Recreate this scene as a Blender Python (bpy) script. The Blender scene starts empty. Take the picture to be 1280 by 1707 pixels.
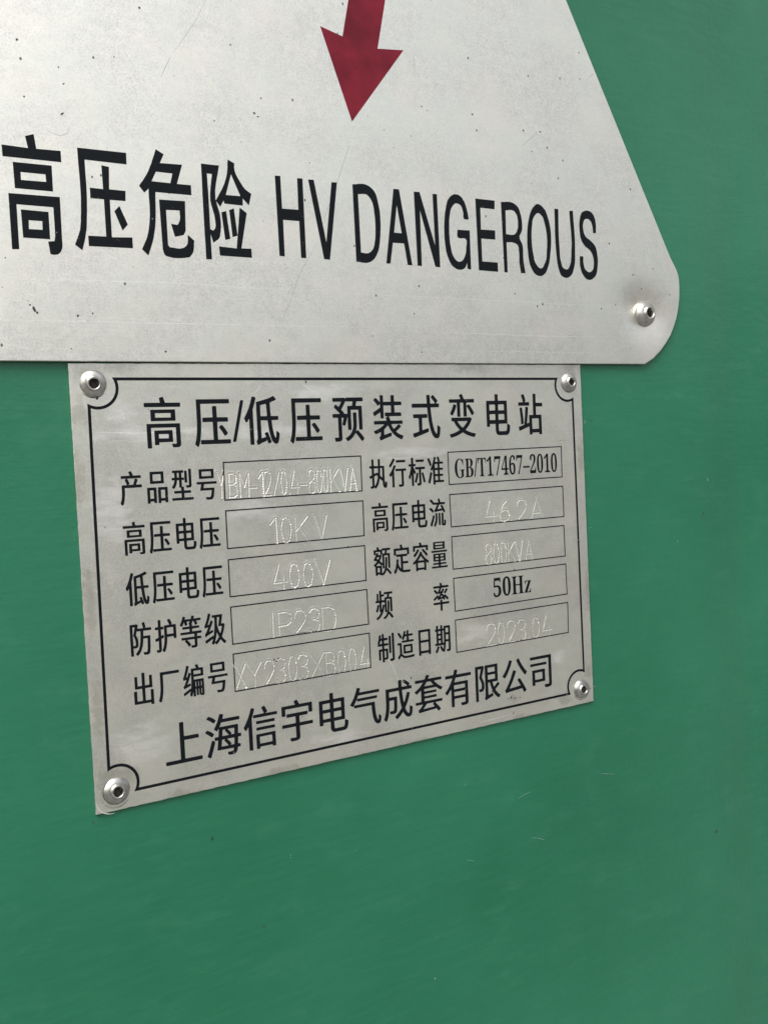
import bpy, bmesh, math, random
import numpy as np
from mathutils import Vector, Matrix
from mathutils.geometry import delaunay_2d_cdt, tessellate_polygon

random.seed(7)
rng = np.random.default_rng(11)
scene = bpy.context.scene
col = scene.collection
MM = 0.001

# ------------------------------------------------------------------ camera
cam_data = bpy.data.cameras.new('camera')
cam_data.sensor_fit = 'HORIZONTAL'
cam_data.sensor_width = 36.0
cam_data.lens = 1597.757 / 1280.0 * 36.0
cam_data.clip_start = 0.01
cam_data.clip_end = 500.0
cam = bpy.data.objects.new('camera', cam_data)
R = Matrix(((0.85723943, -0.5128079, -0.0465683), (-0.06968531, -0.02593096, -0.99723194), (0.51018086, 0.85811167, -0.05796422)))
RT = R.transposed()
M3 = RT @ Matrix(((1, 0, 0), (0, -1, 0), (0, 0, -1)))
cam.matrix_world = Matrix.Translation(Vector((-53.748, -216.896, -20.305)) * MM) @ M3.to_4x4()
col.objects.link(cam)
scene.camera = cam

# ------------------------------------------------------------------ sky, sun, exposure (overcast)
SUN_EL, SUN_AZ = math.radians(55), math.radians(228)      # azimuth clockwise from +Y: the light comes from the upper left, in front of the wall
world = bpy.data.worlds.new('World')
scene.world = world
world.use_nodes = True
wt = world.node_tree
bg = wt.nodes['Background']
sky = wt.nodes.new('ShaderNodeTexSky')
sky.sky_type = 'NISHITA'
sky.sun_disc = False
sky.sun_elevation = SUN_EL
sky.sun_rotation = SUN_AZ
sky.air_density = 1.0
sky.dust_density = 6.0
sky.ozone_density = 1.0
hs = wt.nodes.new('ShaderNodeHueSaturation')
hs.inputs['Saturation'].default_value = 0.22               # a grey overcast sky
wt.links.new(sky.outputs[0], hs.inputs['Color'])
wt.links.new(hs.outputs[0], bg.inputs[0])
bg.inputs[1].default_value = 0.12
sun_data = bpy.data.lights.new('sun', 'SUN')
sun_data.energy = 0.9
sun_data.angle = math.radians(35)
sun_data.color = (1.0, 0.97, 0.92)
sun = bpy.data.objects.new('sun', sun_data)
sd = Vector((math.sin(SUN_AZ) * math.cos(SUN_EL), math.cos(SUN_AZ) * math.cos(SUN_EL), math.sin(SUN_EL)))
sun.rotation_euler = sd.to_track_quat('Z', 'Y').to_euler()
sun.location = sd * 5
col.objects.link(sun)
vs = scene.view_settings
vs.view_transform = 'Standard'
vs.look = 'None'
vs.exposure = 1.07
vs.gamma = 1.0
GLYPHS = {
'T': {
'高': [[32,-30,29,-28,28,-24,28,124,29,128,30,130,326,131,330,130,332,128,333,-4,330,-16,322,-23,314,-26,298,-28,260,-28,257,-26,250,-8,250,-4,254,-3,286,-4,290,-3,292,0,292,98,290,104,72,104,68,103,67,100,67,-26,66,-29,62,-30],[98,-10,95,-8,94,-4,94,82,96,86,254,87,258,86,260,84,261,14,258,9,138,8,134,6,134,-6,132,-9],[136,34,220,33,223,36,223,60,218,62,136,62,134,60,134,56,134,36],[72,147,70,150,69,154,69,218,70,220,72,222,288,223,292,222,294,220,294,152,293,150,291,148],[112,170,248,170,251,172,252,174,252,196,250,198,248,199,114,199,111,198,110,194,110,174],[18,239,15,242,14,246,14,264,18,267,158,267,160,270,153,294,153,298,156,300,178,305,188,305,192,302,204,272,208,267,338,267,342,266,344,262,344,242,342,240,338,239]],
'压': [[30,-31,8,-16,5,-12,14,8,21,30,27,58,31,86,34,128,34,280,35,286,42,287,344,287,350,286,351,282,351,262,350,258,346,257,76,256,74,252,74,132,69,70,60,22,51,-8,40,-29,36,-31],[66,-15,62,-12,62,6,63,12,66,14,178,14,184,16,183,132,178,134,90,134,86,138,86,158,87,162,92,164,182,165,184,168,184,236,186,240,190,241,220,241,225,238,226,168,228,165,326,164,331,162,332,138,331,136,328,134,232,134,227,132,226,18,228,15,230,14,346,14,349,12,350,10,350,-10,348,-14,342,-15],[292,39,289,42,266,70,240,96,242,100,258,111,270,112,278,108,306,80,324,58,324,56,323,54,306,41,300,39]],
'/': [[6,-3,4,0,4,2,73,246,76,249,96,248,98,246,97,242,29,0,26,-3]],
'低': [[126,-32,123,-30,115,-8,124,2,128,12,129,264,232,284,272,294,300,304,308,304,312,303,332,284,333,280,320,274,269,260,268,244,272,182,273,170,276,166,344,166,348,163,349,142,346,138,282,137,278,136,278,134,284,88,290,62,300,30,308,16,312,14,315,18,319,36,321,56,324,59,334,59,354,44,353,28,349,10,340,-14,334,-22,328,-26,318,-28,310,-28,298,-25,292,-22,282,-14,273,-4,262,18,253,44,246,72,237,134,236,136,172,137,169,136,168,132,169,14,172,13,212,22,212,26,202,44,202,48,206,50,220,55,232,54,238,50,254,18,266,-8,267,-16,264,-18,246,-24,236,-24,232,-22,225,-4,220,4,218,-4,216,-6,166,-20,136,-32],[56,-30,54,-28,53,-24,53,148,52,149,50,148,31,126,20,125,15,128,2,154,26,184,53,224,73,264,88,300,92,303,100,303,124,296,128,292,114,258,93,214,93,-26,92,-28,88,-30],[170,166,228,166,232,168,233,176,229,244,226,251,176,243,169,240,168,172]],
'预': [[30,-30,27,-26,20,-4,20,-1,24,0,62,0,64,1,66,4,66,140,65,142,62,143,10,144,7,148,7,168,8,170,12,171,82,171,86,172,85,176,74,184,28,216,26,220,38,235,44,238,54,237,74,223,78,223,95,240,106,254,107,258,102,259,18,259,15,260,14,264,14,282,15,286,20,287,144,288,148,287,158,281,160,282,161,288,166,289,344,289,351,288,352,284,352,266,350,261,346,260,282,260,279,256,270,230,274,228,332,228,338,225,338,60,337,54,332,53,304,53,300,54,298,56,297,198,292,199,214,199,212,194,212,60,211,54,206,53,180,53,176,54,174,56,173,144,172,150,148,92,144,87,140,85,132,85,124,87,114,90,112,92,112,96,128,140,126,143,108,142,106,138,106,-4,104,-14,98,-22,84,-28,64,-30],[322,-30,318,-27,307,-16,282,8,256,29,252,28,244,17,224,0,200,-16,172,-28,162,-29,158,-28,142,-10,142,-6,144,-5,170,5,192,18,209,34,220,48,225,58,232,78,234,94,234,174,236,179,270,180,272,179,274,176,274,102,273,86,271,70,262,42,264,42,274,50,282,50,286,49,324,18,351,-8,350,-14,336,-28,332,-30],[166,170,170,169,173,172,173,222,174,226,178,228,226,229,229,232,235,254,235,258,234,260,166,260,158,263,130,228,108,204,107,202,109,200,135,180,136,178,134,174,135,172,156,172]],
'装': [[80,-32,76,-28,68,-10,70,-7,80,-1,85,6,87,18,87,26,86,30,38,16,26,15,20,18,8,34,8,36,12,39,42,47,84,61,110,74,126,82,128,86,122,87,16,87,13,88,12,92,13,110,14,112,18,113,159,114,160,116,152,132,152,136,174,144,172,146,148,146,144,147,143,152,144,172,148,174,216,175,218,178,218,224,214,227,138,227,132,229,130,224,130,134,124,131,94,131,92,132,91,136,91,174,90,178,28,150,18,150,15,154,7,172,8,176,86,210,90,213,91,216,91,236,90,239,74,227,68,226,62,227,45,244,20,264,19,268,20,271,34,283,48,283,68,270,90,252,91,256,92,302,96,304,126,304,129,302,130,300,130,258,132,253,138,255,214,255,217,256,218,258,218,298,219,302,224,304,254,304,258,303,259,300,259,260,260,256,338,255,342,254,344,250,344,232,342,228,264,227,260,226,259,222,259,178,260,175,334,174,336,172,337,168,337,150,336,147,330,146,196,146,190,144,206,116,210,113,342,113,348,112,349,108,349,92,348,88,346,87,220,87,216,86,215,84,227,66,238,54,242,52,266,64,296,84,308,84,326,72,327,68,324,64,300,49,272,34,269,32,271,28,282,22,304,12,352,-3,352,-6,337,-28,334,-29,326,-29,302,-22,276,-12,252,1,230,15,206,38,192,53,177,76,174,78,128,48,127,10,132,9,200,23,210,23,214,22,215,20,213,0,208,-3,124,-22,90,-32]],
'式': [[296,-31,278,-26,260,-12,245,8,232,34,220,72,212,108,204,160,201,200,198,206,18,207,14,208,13,212,13,232,14,236,20,237,196,237,198,239,198,242,196,298,197,302,200,303,234,303,238,300,240,242,241,238,244,237,294,237,299,238,288,251,250,284,251,288,268,301,276,302,282,300,322,269,331,260,332,256,315,238,318,237,342,237,347,236,348,232,348,214,346,208,342,207,248,207,244,206,243,204,246,168,251,132,259,90,268,60,277,36,290,16,302,4,306,4,309,6,314,26,317,66,320,68,330,68,353,54,355,50,350,12,346,-4,338,-20,330,-27,320,-31],[26,-20,24,-18,22,-15,15,6,16,10,86,25,90,28,90,120,89,126,86,127,28,128,25,132,25,152,26,156,34,157,192,157,198,156,199,152,199,132,196,128,136,127,132,126,131,38,132,36,136,35,194,48,204,48,208,46,209,42,210,26,209,20,42,-19]],
'变': [[28,-31,24,-28,13,-8,13,-6,16,-4,48,1,94,11,132,23,140,28,139,30,114,48,94,66,70,95,46,96,42,98,41,102,41,120,42,123,46,124,266,124,278,125,286,124,299,116,302,112,302,108,296,98,278,76,262,60,241,42,221,30,220,26,230,22,262,12,306,2,346,-3,350,-6,336,-29,332,-31,320,-31,278,-24,244,-16,210,-5,180,7,128,-11,96,-20,42,-31],[177,46,184,46,206,60,234,82,243,94,238,96,120,95,119,92,133,78,156,59],[122,130,119,132,118,136,117,238,112,240,22,240,19,242,18,246,18,264,20,267,162,268,164,270,164,272,150,296,150,300,154,302,182,308,186,307,190,305,209,270,212,268,336,268,340,267,341,266,342,244,341,242,338,240,246,240,242,239,241,236,241,218,242,215,264,226,276,225,286,217,307,196,324,176,336,160,337,156,335,154,320,143,312,141,306,141,302,143,274,178,248,206,242,210,241,206,240,132,236,130,202,131,200,136,200,238,196,240,164,240,160,238,159,236,158,132,154,130],[48,141,28,155,26,158,51,188,65,210,72,225,76,228,86,228,109,222,110,218,107,208,95,186,82,168,60,143,56,141]],
'电': [[206,-25,188,-23,176,-19,168,-13,162,-6,158,4,156,16,156,62,154,66,84,67,80,64,80,48,78,45,42,44,39,46,38,48,39,250,40,251,44,252,154,252,156,256,156,300,157,302,160,304,192,304,197,302,198,298,198,256,200,252,312,252,316,251,318,248,318,69,314,66,308,67,200,66,198,62,198,26,199,18,202,12,206,8,214,7,294,7,301,10,306,18,310,34,312,62,316,66,326,64,350,53,353,50,350,22,345,4,336,-13,324,-20,312,-24,298,-25],[82,98,154,98,156,102,155,144,150,145,82,144,80,140,80,102],[200,98,276,98,277,102,276,144,272,145,200,144,198,140,198,102],[82,174,154,175,156,180,155,220,150,222,82,221,80,218,80,180],[200,174,276,175,277,180,276,220,272,222,200,221,198,218,198,180]],
'站': [[164,-30,162,-28,161,-26,161,34,160,37,154,37,26,5,20,5,16,8,10,34,14,37,82,52,88,56,102,124,111,194,112,198,116,200,124,200,144,196,150,194,151,192,142,138,128,66,130,64,160,70,161,126,162,130,166,132,214,132,219,134,220,302,224,305,258,305,260,304,261,300,261,234,262,231,348,230,352,229,353,226,353,204,350,200,266,200,262,199,261,196,261,136,262,133,332,132,336,129,337,-26,336,-28,332,-29,300,-29,296,-26,296,-15,292,-13,206,-13,202,-15,201,-26,198,-29],[203,16,294,17,296,22,295,102,290,103,202,102,201,98,201,22,201,18],[50,58,46,60,45,62,41,112,29,188,30,190,34,192,58,195,62,194,64,192,68,174,78,112,82,66,80,63,76,61,58,58],[18,208,15,210,14,214,14,232,16,236,76,237,79,238,74,256,57,292,59,296,80,302,90,302,94,299,104,284,116,256,118,246,103,240,102,238,162,237,166,236,168,234,168,212,166,209,164,208]],
},
'C': {
'产': [[32,-32,24,-30,7,-14,5,-12,21,18,31,54,35,88,36,165,38,167,44,168,110,168,114,168,115,170,106,188,87,218,89,222,107,230,102,232,42,232,34,233,31,238,31,254,32,258,42,260,162,260,164,262,163,266,146,294,152,298,180,304,188,303,191,300,204,283,215,262,218,260,324,260,333,258,334,236,332,234,326,232,128,231,127,230,149,198,157,182,156,178,142,171,141,170,142,168,210,169,218,182,238,226,242,228,250,229,276,222,284,219,285,216,258,172,258,169,332,168,340,167,343,164,343,142,340,140,332,139,84,138,82,134,81,88,79,68,75,44,69,22,56,-12,46,-28,42,-31]],
'品': [[28,-30,22,-28,21,-24,22,128,32,130,156,130,166,128,167,122,166,-24,158,-27,130,-27,123,-24,122,-12,120,-10,70,-10,65,-12,65,-26,63,-28,56,-30],[196,-30,190,-28,189,-24,190,128,200,130,332,130,340,128,342,122,341,-26,332,-28,306,-28,300,-27,297,-24,297,-12,294,-10,238,-10,233,-12,233,-26,231,-28,224,-30],[67,18,116,18,121,20,122,96,120,101,70,102,66,100,65,24],[235,18,292,18,296,20,297,96,296,101,238,102,234,100,233,24],[80,166,74,168,73,172,73,282,74,286,84,288,278,288,288,286,289,172,288,168,278,166],[120,194,241,194,243,198,242,258,238,260,120,260,118,258,118,254,118,198]],
'型': [[14,-17,10,-15,8,-12,8,6,9,8,12,9,20,10,154,10,158,11,159,14,159,50,156,54,54,54,47,56,45,58,45,76,46,78,48,80,56,81,154,81,158,82,158,110,156,112,138,112,133,114,131,116,131,184,130,188,106,189,102,188,94,158,86,142,76,128,66,117,50,105,40,103,30,104,14,122,15,124,32,137,42,150,52,166,58,186,58,188,56,189,24,189,16,191,15,194,16,212,18,214,24,215,58,215,60,216,61,218,60,261,58,263,36,263,28,265,27,268,28,286,38,289,198,289,206,287,208,282,208,268,206,265,200,263,178,263,174,260,175,216,178,215,212,214,214,212,215,208,215,194,213,190,206,189,178,189,174,187,174,123,178,121,196,121,204,118,205,84,207,82,308,81,312,80,314,78,314,62,312,56,306,54,207,54,205,50,206,12,210,10,346,10,350,8,352,6,351,-14,340,-17],[252,107,246,109,245,110,238,130,238,132,246,134,282,134,286,135,287,138,287,298,290,300,296,301,320,301,328,300,330,298,330,294,330,132,329,124,322,116,310,111,290,108],[226,160,222,162,220,166,220,280,222,282,230,283,252,283,260,282,262,280,262,276,262,164,260,161,254,160],[106,216,126,215,130,217,131,258,129,262,108,263,104,261,104,220]],
'号': [[184,-29,168,-28,162,-26,154,-2,158,0,168,0,220,-3,230,0,238,10,244,26,251,56,251,66,246,68,76,68,68,69,66,70,66,74,84,122,86,132,82,133,24,133,16,134,14,138,14,154,16,157,26,159,334,159,344,156,345,136,343,134,338,133,140,133,136,132,124,98,124,96,126,94,292,94,302,92,297,52,291,24,283,0,272,-16,260,-24,244,-28,234,-29],[64,190,60,192,58,196,58,284,60,288,70,289,292,289,300,288,302,286,302,196,300,191,290,190],[105,216,254,216,256,220,256,260,254,262,250,263,106,263,104,261,103,258,103,220]],
'高': [[32,-29,28,-27,26,-24,26,124,28,128,38,130,324,130,332,129,334,127,335,-4,332,-16,324,-21,314,-25,296,-27,262,-27,256,-24,249,-8,250,-6,254,-4,284,-5,288,-4,290,-2,290,100,288,104,74,105,70,104,69,100,69,-26,66,-28,60,-29],[98,-9,94,-7,92,-4,92,80,94,84,102,86,252,86,262,84,263,16,261,10,252,9,140,9,136,6,136,-6,134,-8,126,-9],[138,32,218,32,221,36,221,60,216,63,138,63,136,61,136,58,136,36],[74,148,68,150,67,154,67,216,70,221,78,222,286,222,294,221,296,218,296,154,294,149,284,148],[114,170,248,169,250,172,250,198,248,200,244,200,114,200,112,198,112,194,112,172],[18,240,13,242,12,248,12,262,14,264,18,266,157,266,159,270,151,296,164,301,182,304,192,303,194,301,206,270,210,266,336,266,344,264,346,260,346,243,344,241,336,240]],
'压': [[30,-30,24,-28,6,-16,4,-12,12,8,20,32,25,56,30,96,32,126,32,280,34,284,44,286,342,286,352,284,353,262,350,259,344,258,78,257,76,254,76,134,74,100,67,46,59,14,60,12,70,13,178,13,181,14,181,134,178,135,94,135,86,136,84,140,84,158,86,162,94,163,180,164,182,168,182,237,184,239,190,240,220,240,226,238,228,236,228,168,230,164,324,163,332,161,334,158,334,140,333,138,330,136,324,135,232,135,229,134,228,15,232,13,342,13,348,12,351,10,352,8,352,-8,350,-12,340,-14,68,-14,62,-13,60,-11,58,8,44,-27,40,-29],[294,40,286,43,264,71,240,96,239,98,240,100,256,110,266,111,274,110,290,98,308,79,324,60,325,56,308,42,300,40]],
'电': [[208,-24,184,-21,174,-18,166,-12,160,-6,156,4,154,18,154,64,152,68,86,68,82,66,82,50,80,46,72,45,44,45,38,46,36,50,36,248,38,250,46,251,152,252,154,256,154,298,156,301,162,303,190,303,199,300,200,256,202,251,310,251,318,250,320,246,320,71,318,69,310,68,202,68,200,64,200,26,201,16,204,10,208,7,214,6,294,6,300,10,305,20,308,34,310,60,312,62,320,64,328,63,352,52,355,48,352,22,347,4,338,-12,328,-18,316,-22,296,-24],[84,96,152,97,154,102,153,144,148,146,84,145,82,142,82,102],[202,96,274,97,275,102,274,144,270,146,202,145,200,142,200,102],[84,174,152,174,154,178,153,222,148,223,84,222,82,218,82,178],[202,174,274,174,275,178,274,222,270,223,202,222,200,218,200,178]],
'低': [[128,-31,122,-28,113,-8,122,1,126,12,128,262,132,265,174,271,228,282,260,290,296,302,304,303,314,301,333,284,333,280,306,270,274,263,270,260,270,244,274,180,275,168,278,165,342,165,348,164,351,162,351,142,348,139,340,138,284,138,280,137,279,134,286,88,292,60,300,34,310,17,312,16,314,20,319,54,320,57,328,59,338,57,356,44,351,10,342,-12,338,-19,332,-24,314,-27,292,-22,280,-14,269,0,261,16,252,44,244,74,234,136,230,138,174,138,171,136,170,134,170,13,174,12,210,20,211,24,201,44,201,48,224,54,236,53,240,48,256,18,269,-14,266,-17,250,-23,240,-24,234,-23,230,-20,224,-6,222,-3,170,-18,140,-30],[58,-29,52,-27,51,-24,51,144,50,145,48,144,32,128,24,126,16,127,12,130,0,154,24,182,51,224,71,262,86,298,88,301,98,302,126,295,129,292,116,260,95,214,95,-24,93,-28,86,-29],[172,166,226,165,231,166,227,244,224,251,174,244,171,242,170,170]],
'防': [[28,-30,22,-28,21,-24,21,280,22,286,32,288,122,289,132,288,146,279,149,276,139,248,140,244,220,243,222,244,223,248,208,294,211,296,220,299,242,303,248,301,251,298,266,254,266,250,256,246,256,244,342,243,351,240,352,220,351,218,348,216,342,215,232,215,228,214,227,212,225,178,225,166,226,163,320,163,328,162,330,160,329,112,324,34,318,0,314,-10,308,-20,298,-26,280,-29,256,-30,226,-29,220,-26,212,-4,214,-1,220,0,264,-2,268,1,272,6,278,30,282,72,285,132,284,135,280,136,226,136,222,134,213,86,205,62,197,44,180,16,170,4,153,-12,130,-27,120,-29,110,-27,95,-10,96,-6,118,10,142,34,157,60,166,84,174,114,179,152,182,202,182,213,178,215,130,216,126,215,124,210,112,180,133,148,142,126,145,110,145,88,141,70,137,62,132,57,116,50,102,48,76,48,69,50,66,53,64,46,64,-27,62,-29,56,-30],[65,74,92,75,98,80,102,90,103,100,102,114,97,134,86,154,69,176,97,256,97,260,94,261,68,261,65,260,64,258,64,80]],
'护': [[134,-30,127,-28,110,-12,109,-10,122,8,132,26,140,48,148,82,152,126,152,238,154,240,162,241,234,242,235,246,229,256,206,288,206,292,208,294,226,301,236,302,246,301,265,278,279,254,278,250,266,244,264,242,266,242,332,241,340,240,342,238,342,102,340,99,332,98,306,98,300,99,297,102,297,118,294,120,198,119,196,116,194,88,190,62,178,22,170,4,160,-14,151,-24,146,-29],[32,-28,26,-27,24,-24,18,-2,26,0,54,-1,57,0,59,4,59,90,58,92,56,92,26,84,14,86,11,88,6,110,8,112,56,125,58,128,59,200,58,202,56,203,20,203,12,205,10,208,10,228,12,230,18,231,58,232,59,236,60,300,68,303,100,302,102,300,103,298,104,232,108,231,138,231,144,229,145,226,145,208,144,205,136,203,106,203,104,201,103,142,106,140,130,146,141,144,144,140,146,122,144,120,108,108,104,105,103,0,101,-10,98,-16,90,-22,78,-26,62,-28],[199,148,296,149,297,154,296,214,292,215,198,214,197,210,197,154]],
'等': [[186,-29,182,-27,180,-26,172,-6,173,-4,180,-2,226,-2,230,0,230,54,228,59,116,59,116,56,140,39,158,22,170,8,168,5,154,-8,150,-10,142,-11,132,-9,106,19,74,44,73,46,74,48,85,56,86,59,28,60,22,61,20,64,20,82,22,84,28,86,224,86,228,87,230,90,230,112,228,114,226,115,18,115,9,118,8,138,10,140,16,141,152,141,155,142,157,144,157,166,155,170,50,171,46,172,44,174,44,192,46,194,54,196,155,196,157,200,157,218,156,220,149,226,163,242,165,246,164,248,122,248,121,244,129,226,130,218,128,215,108,208,98,207,90,210,79,238,76,243,53,214,44,205,34,204,26,205,6,219,6,222,20,237,36,260,44,274,57,302,60,304,72,305,99,298,100,294,92,276,96,273,182,272,186,274,189,280,199,302,210,305,228,302,241,298,241,292,234,276,234,274,236,273,340,273,346,272,349,270,349,252,346,249,340,248,276,247,276,244,287,226,291,218,288,214,272,207,260,206,250,208,238,232,229,244,224,248,218,246,200,224,199,222,202,216,202,200,204,196,310,196,318,194,319,190,319,174,317,172,312,171,204,170,202,166,202,146,204,142,346,141,351,140,353,138,353,120,352,117,344,115,280,115,277,114,276,90,278,87,334,86,340,85,343,82,343,66,342,62,334,60,280,60,277,58,276,0,273,-12,269,-20,258,-25,242,-28,230,-29]],
'级': [[138,-30,132,-28,111,-12,127,12,137,30,136,33,36,-5,26,-7,20,-7,13,-4,7,18,8,20,10,22,128,64,138,65,148,63,150,64,159,96,166,136,172,192,175,248,174,252,172,253,144,253,136,255,135,258,136,278,146,280,300,280,309,278,310,276,310,272,286,184,290,182,316,183,326,182,340,176,342,172,334,142,321,106,310,84,288,46,292,42,312,22,336,5,353,-4,355,-8,338,-27,330,-29,320,-28,294,-12,264,14,260,15,228,-12,200,-28,190,-30,180,-28,164,-13,162,-14,152,-28],[170,-2,172,-2,178,1,202,16,222,32,234,46,234,50,204,95,202,92,196,64,187,38],[20,63,12,66,6,88,18,97,36,116,62,150,67,158,58,159,24,152,12,153,10,156,3,176,18,192,38,224,60,266,74,302,82,304,92,303,114,292,116,288,91,236,62,186,66,185,87,188,108,224,112,227,120,228,128,226,148,214,149,210,132,184,84,116,88,114,124,125,138,126,143,124,145,122,147,104,144,102,56,75,32,64],[260,84,262,84,265,86,278,112,286,132,292,154,288,156,240,156,233,158,258,250,254,253,222,253,220,250,215,178,224,152,237,122,252,94]],
'出': [[290,-29,284,-26,284,-12,280,-9,38,-9,29,-6,28,118,29,122,32,123,66,124,74,123,76,121,76,26,78,21,152,20,154,21,156,24,155,142,150,144,54,144,48,145,46,147,45,264,46,269,54,271,80,271,90,268,91,176,92,174,98,173,152,173,156,175,156,296,158,302,166,303,194,303,200,302,203,300,203,178,204,175,206,173,268,174,270,178,270,268,272,270,280,271,308,271,316,268,316,146,306,144,208,144,204,143,203,140,203,24,204,22,206,20,282,21,284,26,284,121,288,123,296,124,322,124,328,123,330,121,331,-26,328,-28,322,-29]],
'厂': [[36,-28,28,-26,8,-14,7,-10,18,12,27,36,33,56,40,96,43,138,43,272,44,276,54,278,334,278,345,276,346,252,344,249,338,248,92,247,90,242,89,130,86,94,82,66,72,24,60,-6,49,-26,42,-28]],
'编': [[170,-27,166,-25,164,-22,164,14,162,20,160,17,154,-1,142,-21,134,-23,125,-22,107,-8,106,-4,119,26,119,28,118,30,32,-4,20,-6,13,-4,11,-2,6,16,8,20,108,58,118,60,127,60,129,62,131,68,137,110,139,136,140,202,138,209,108,158,75,108,80,107,116,115,126,114,129,110,130,94,130,92,26,65,15,68,9,86,9,90,24,102,35,116,61,156,60,158,58,158,26,152,14,153,12,156,6,176,16,188,32,214,55,264,67,298,70,302,78,303,88,302,108,295,111,292,89,238,61,188,61,186,62,185,76,186,80,188,98,224,102,227,110,228,118,227,136,217,139,218,140,260,142,264,150,265,222,266,222,270,210,296,214,299,230,303,242,305,252,303,263,284,270,268,272,265,330,265,338,264,340,262,340,184,338,180,330,178,186,178,183,176,182,154,183,150,186,149,334,150,343,148,344,-4,341,-16,336,-22,330,-25,316,-27,302,-27,292,-25,286,-18,268,-18,262,-16,260,-12,260,46,258,49,256,50,254,49,252,46,251,-16,242,-18,226,-18,218,-16,216,-12,216,46,214,50,208,50,206,49,204,46,204,-24,202,-26,196,-27],[298,-4,304,-4,305,0,305,46,304,48,302,50,298,49,296,46,296,0],[206,74,214,74,216,78,216,122,214,124,212,125,206,125,204,122,204,78],[254,74,258,75,260,78,260,122,258,124,256,125,254,124,252,120,252,78],[298,74,304,75,305,78,305,122,304,124,302,125,298,124,296,120,296,78],[185,204,294,203,297,208,297,236,295,238,292,239,186,239,184,237,183,234,183,208]],
'执': [[116,-31,108,-29,96,-15,84,-24,66,-28,30,-29,24,-28,21,-26,16,-6,16,-4,24,-2,50,-2,54,2,54,88,52,91,50,91,28,84,20,83,12,84,9,88,4,108,6,112,48,124,53,126,54,196,53,200,50,201,18,201,10,203,8,206,8,224,10,227,16,228,50,228,53,230,54,298,56,302,64,303,90,303,96,302,98,300,98,232,100,229,126,228,138,226,178,226,181,230,181,302,190,304,216,304,222,303,225,298,225,232,226,227,298,226,304,225,306,223,305,168,305,60,308,26,310,16,312,15,312,16,314,22,315,42,317,44,322,46,334,44,354,34,355,32,355,22,350,-4,346,-15,342,-20,332,-27,322,-29,308,-29,288,-24,277,-12,269,6,264,30,261,58,248,58,240,60,212,79,208,81,191,40,170,8,154,-9,130,-28,126,-30],[99,0,100,0,106,2,131,26,142,40,151,54,161,78,167,94,169,106,144,123,141,122,136,119,102,108,98,105],[258,92,260,94,261,198,256,200,226,200,224,198,223,190,222,164,217,120,220,116],[100,140,122,146,134,145,140,150,150,152,160,151,172,144,176,144,179,168,179,198,174,200,100,200,98,196,98,146,98,142]],
'行': [[66,-31,62,-29,60,-26,60,109,56,110,38,95,26,93,18,96,2,116,3,118,38,147,54,164,78,192,101,224,110,226,120,225,141,218,144,214,132,196,105,160,105,-28,102,-30,96,-31],[202,-29,198,-28,196,-26,189,-4,190,-2,198,0,246,-1,250,0,253,4,253,152,248,155,142,155,136,156,133,158,132,160,133,180,144,182,342,182,352,180,353,178,353,162,351,156,344,155,302,155,298,152,298,-2,296,-10,293,-16,284,-23,268,-27,238,-29],[26,201,18,204,6,222,6,224,46,258,71,282,86,302,96,304,104,303,129,292,128,288,116,273,74,232,38,203],[154,254,150,256,148,258,148,276,150,280,156,282,332,282,340,281,343,278,343,258,341,256,336,254]],
'标': [[70,-29,66,-27,64,-24,63,100,60,99,44,68,32,53,24,52,14,54,1,76,1,80,17,102,29,124,44,158,57,196,56,198,54,200,18,200,11,202,9,204,9,222,11,226,18,227,62,228,64,232,64,300,66,302,72,303,100,303,107,302,109,298,110,228,114,227,148,227,154,226,156,224,156,206,154,202,146,200,112,200,110,198,109,194,110,190,145,146,156,130,142,110,134,107,124,109,112,126,110,128,110,127,109,-26,106,-28,100,-29],[188,-28,183,-26,181,-24,175,-4,176,-1,182,1,216,1,218,2,220,6,220,160,216,162,154,162,146,163,143,166,144,188,154,190,342,190,352,188,353,184,353,168,350,163,342,162,270,162,266,160,265,0,263,-12,256,-19,244,-25,222,-28],[318,5,312,6,310,8,304,32,294,62,273,114,274,118,294,124,306,125,312,123,314,120,336,72,344,48,353,18,352,14,344,11,330,6],[150,6,142,8,126,19,124,22,137,44,148,66,157,88,167,120,170,123,180,124,208,118,209,116,209,114,200,84,190,58,177,30,163,8,156,6],[166,248,161,250,159,252,159,270,160,274,166,276,324,276,332,274,334,272,334,252,332,250,326,248]],
'准': [[128,-30,124,-28,122,-24,122,152,120,153,118,152,104,138,94,136,86,138,70,154,69,158,93,186,116,220,135,256,152,298,158,300,164,300,190,294,193,292,190,280,174,242,174,240,230,239,234,240,234,244,224,266,212,286,211,290,232,300,240,301,248,300,252,298,259,288,278,252,277,248,265,242,264,240,264,240,336,239,343,238,345,234,345,218,342,215,334,214,272,214,268,212,268,172,270,168,330,167,336,165,338,160,338,146,336,142,328,141,272,141,268,139,268,100,270,96,328,95,334,94,337,90,337,78,336,72,330,70,270,69,268,66,268,24,272,22,342,22,350,21,352,18,352,0,350,-3,342,-4,170,-4,166,-6,166,-26,164,-28,156,-30],[42,-13,34,-11,14,-2,10,0,10,4,34,52,63,120,66,122,72,123,82,121,103,110,104,108,104,104,84,56,56,-8,52,-12],[168,22,222,23,224,28,223,68,218,70,168,69,166,66,166,28],[168,96,222,96,224,100,223,140,218,141,168,140,166,136,166,100],[168,168,222,168,224,172,223,212,218,214,168,213,166,210,166,172],[62,193,58,194,56,196,39,228,10,274,12,277,28,285,42,287,48,286,52,284,77,248,98,210,99,208,97,206,78,195,68,193]],
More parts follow.
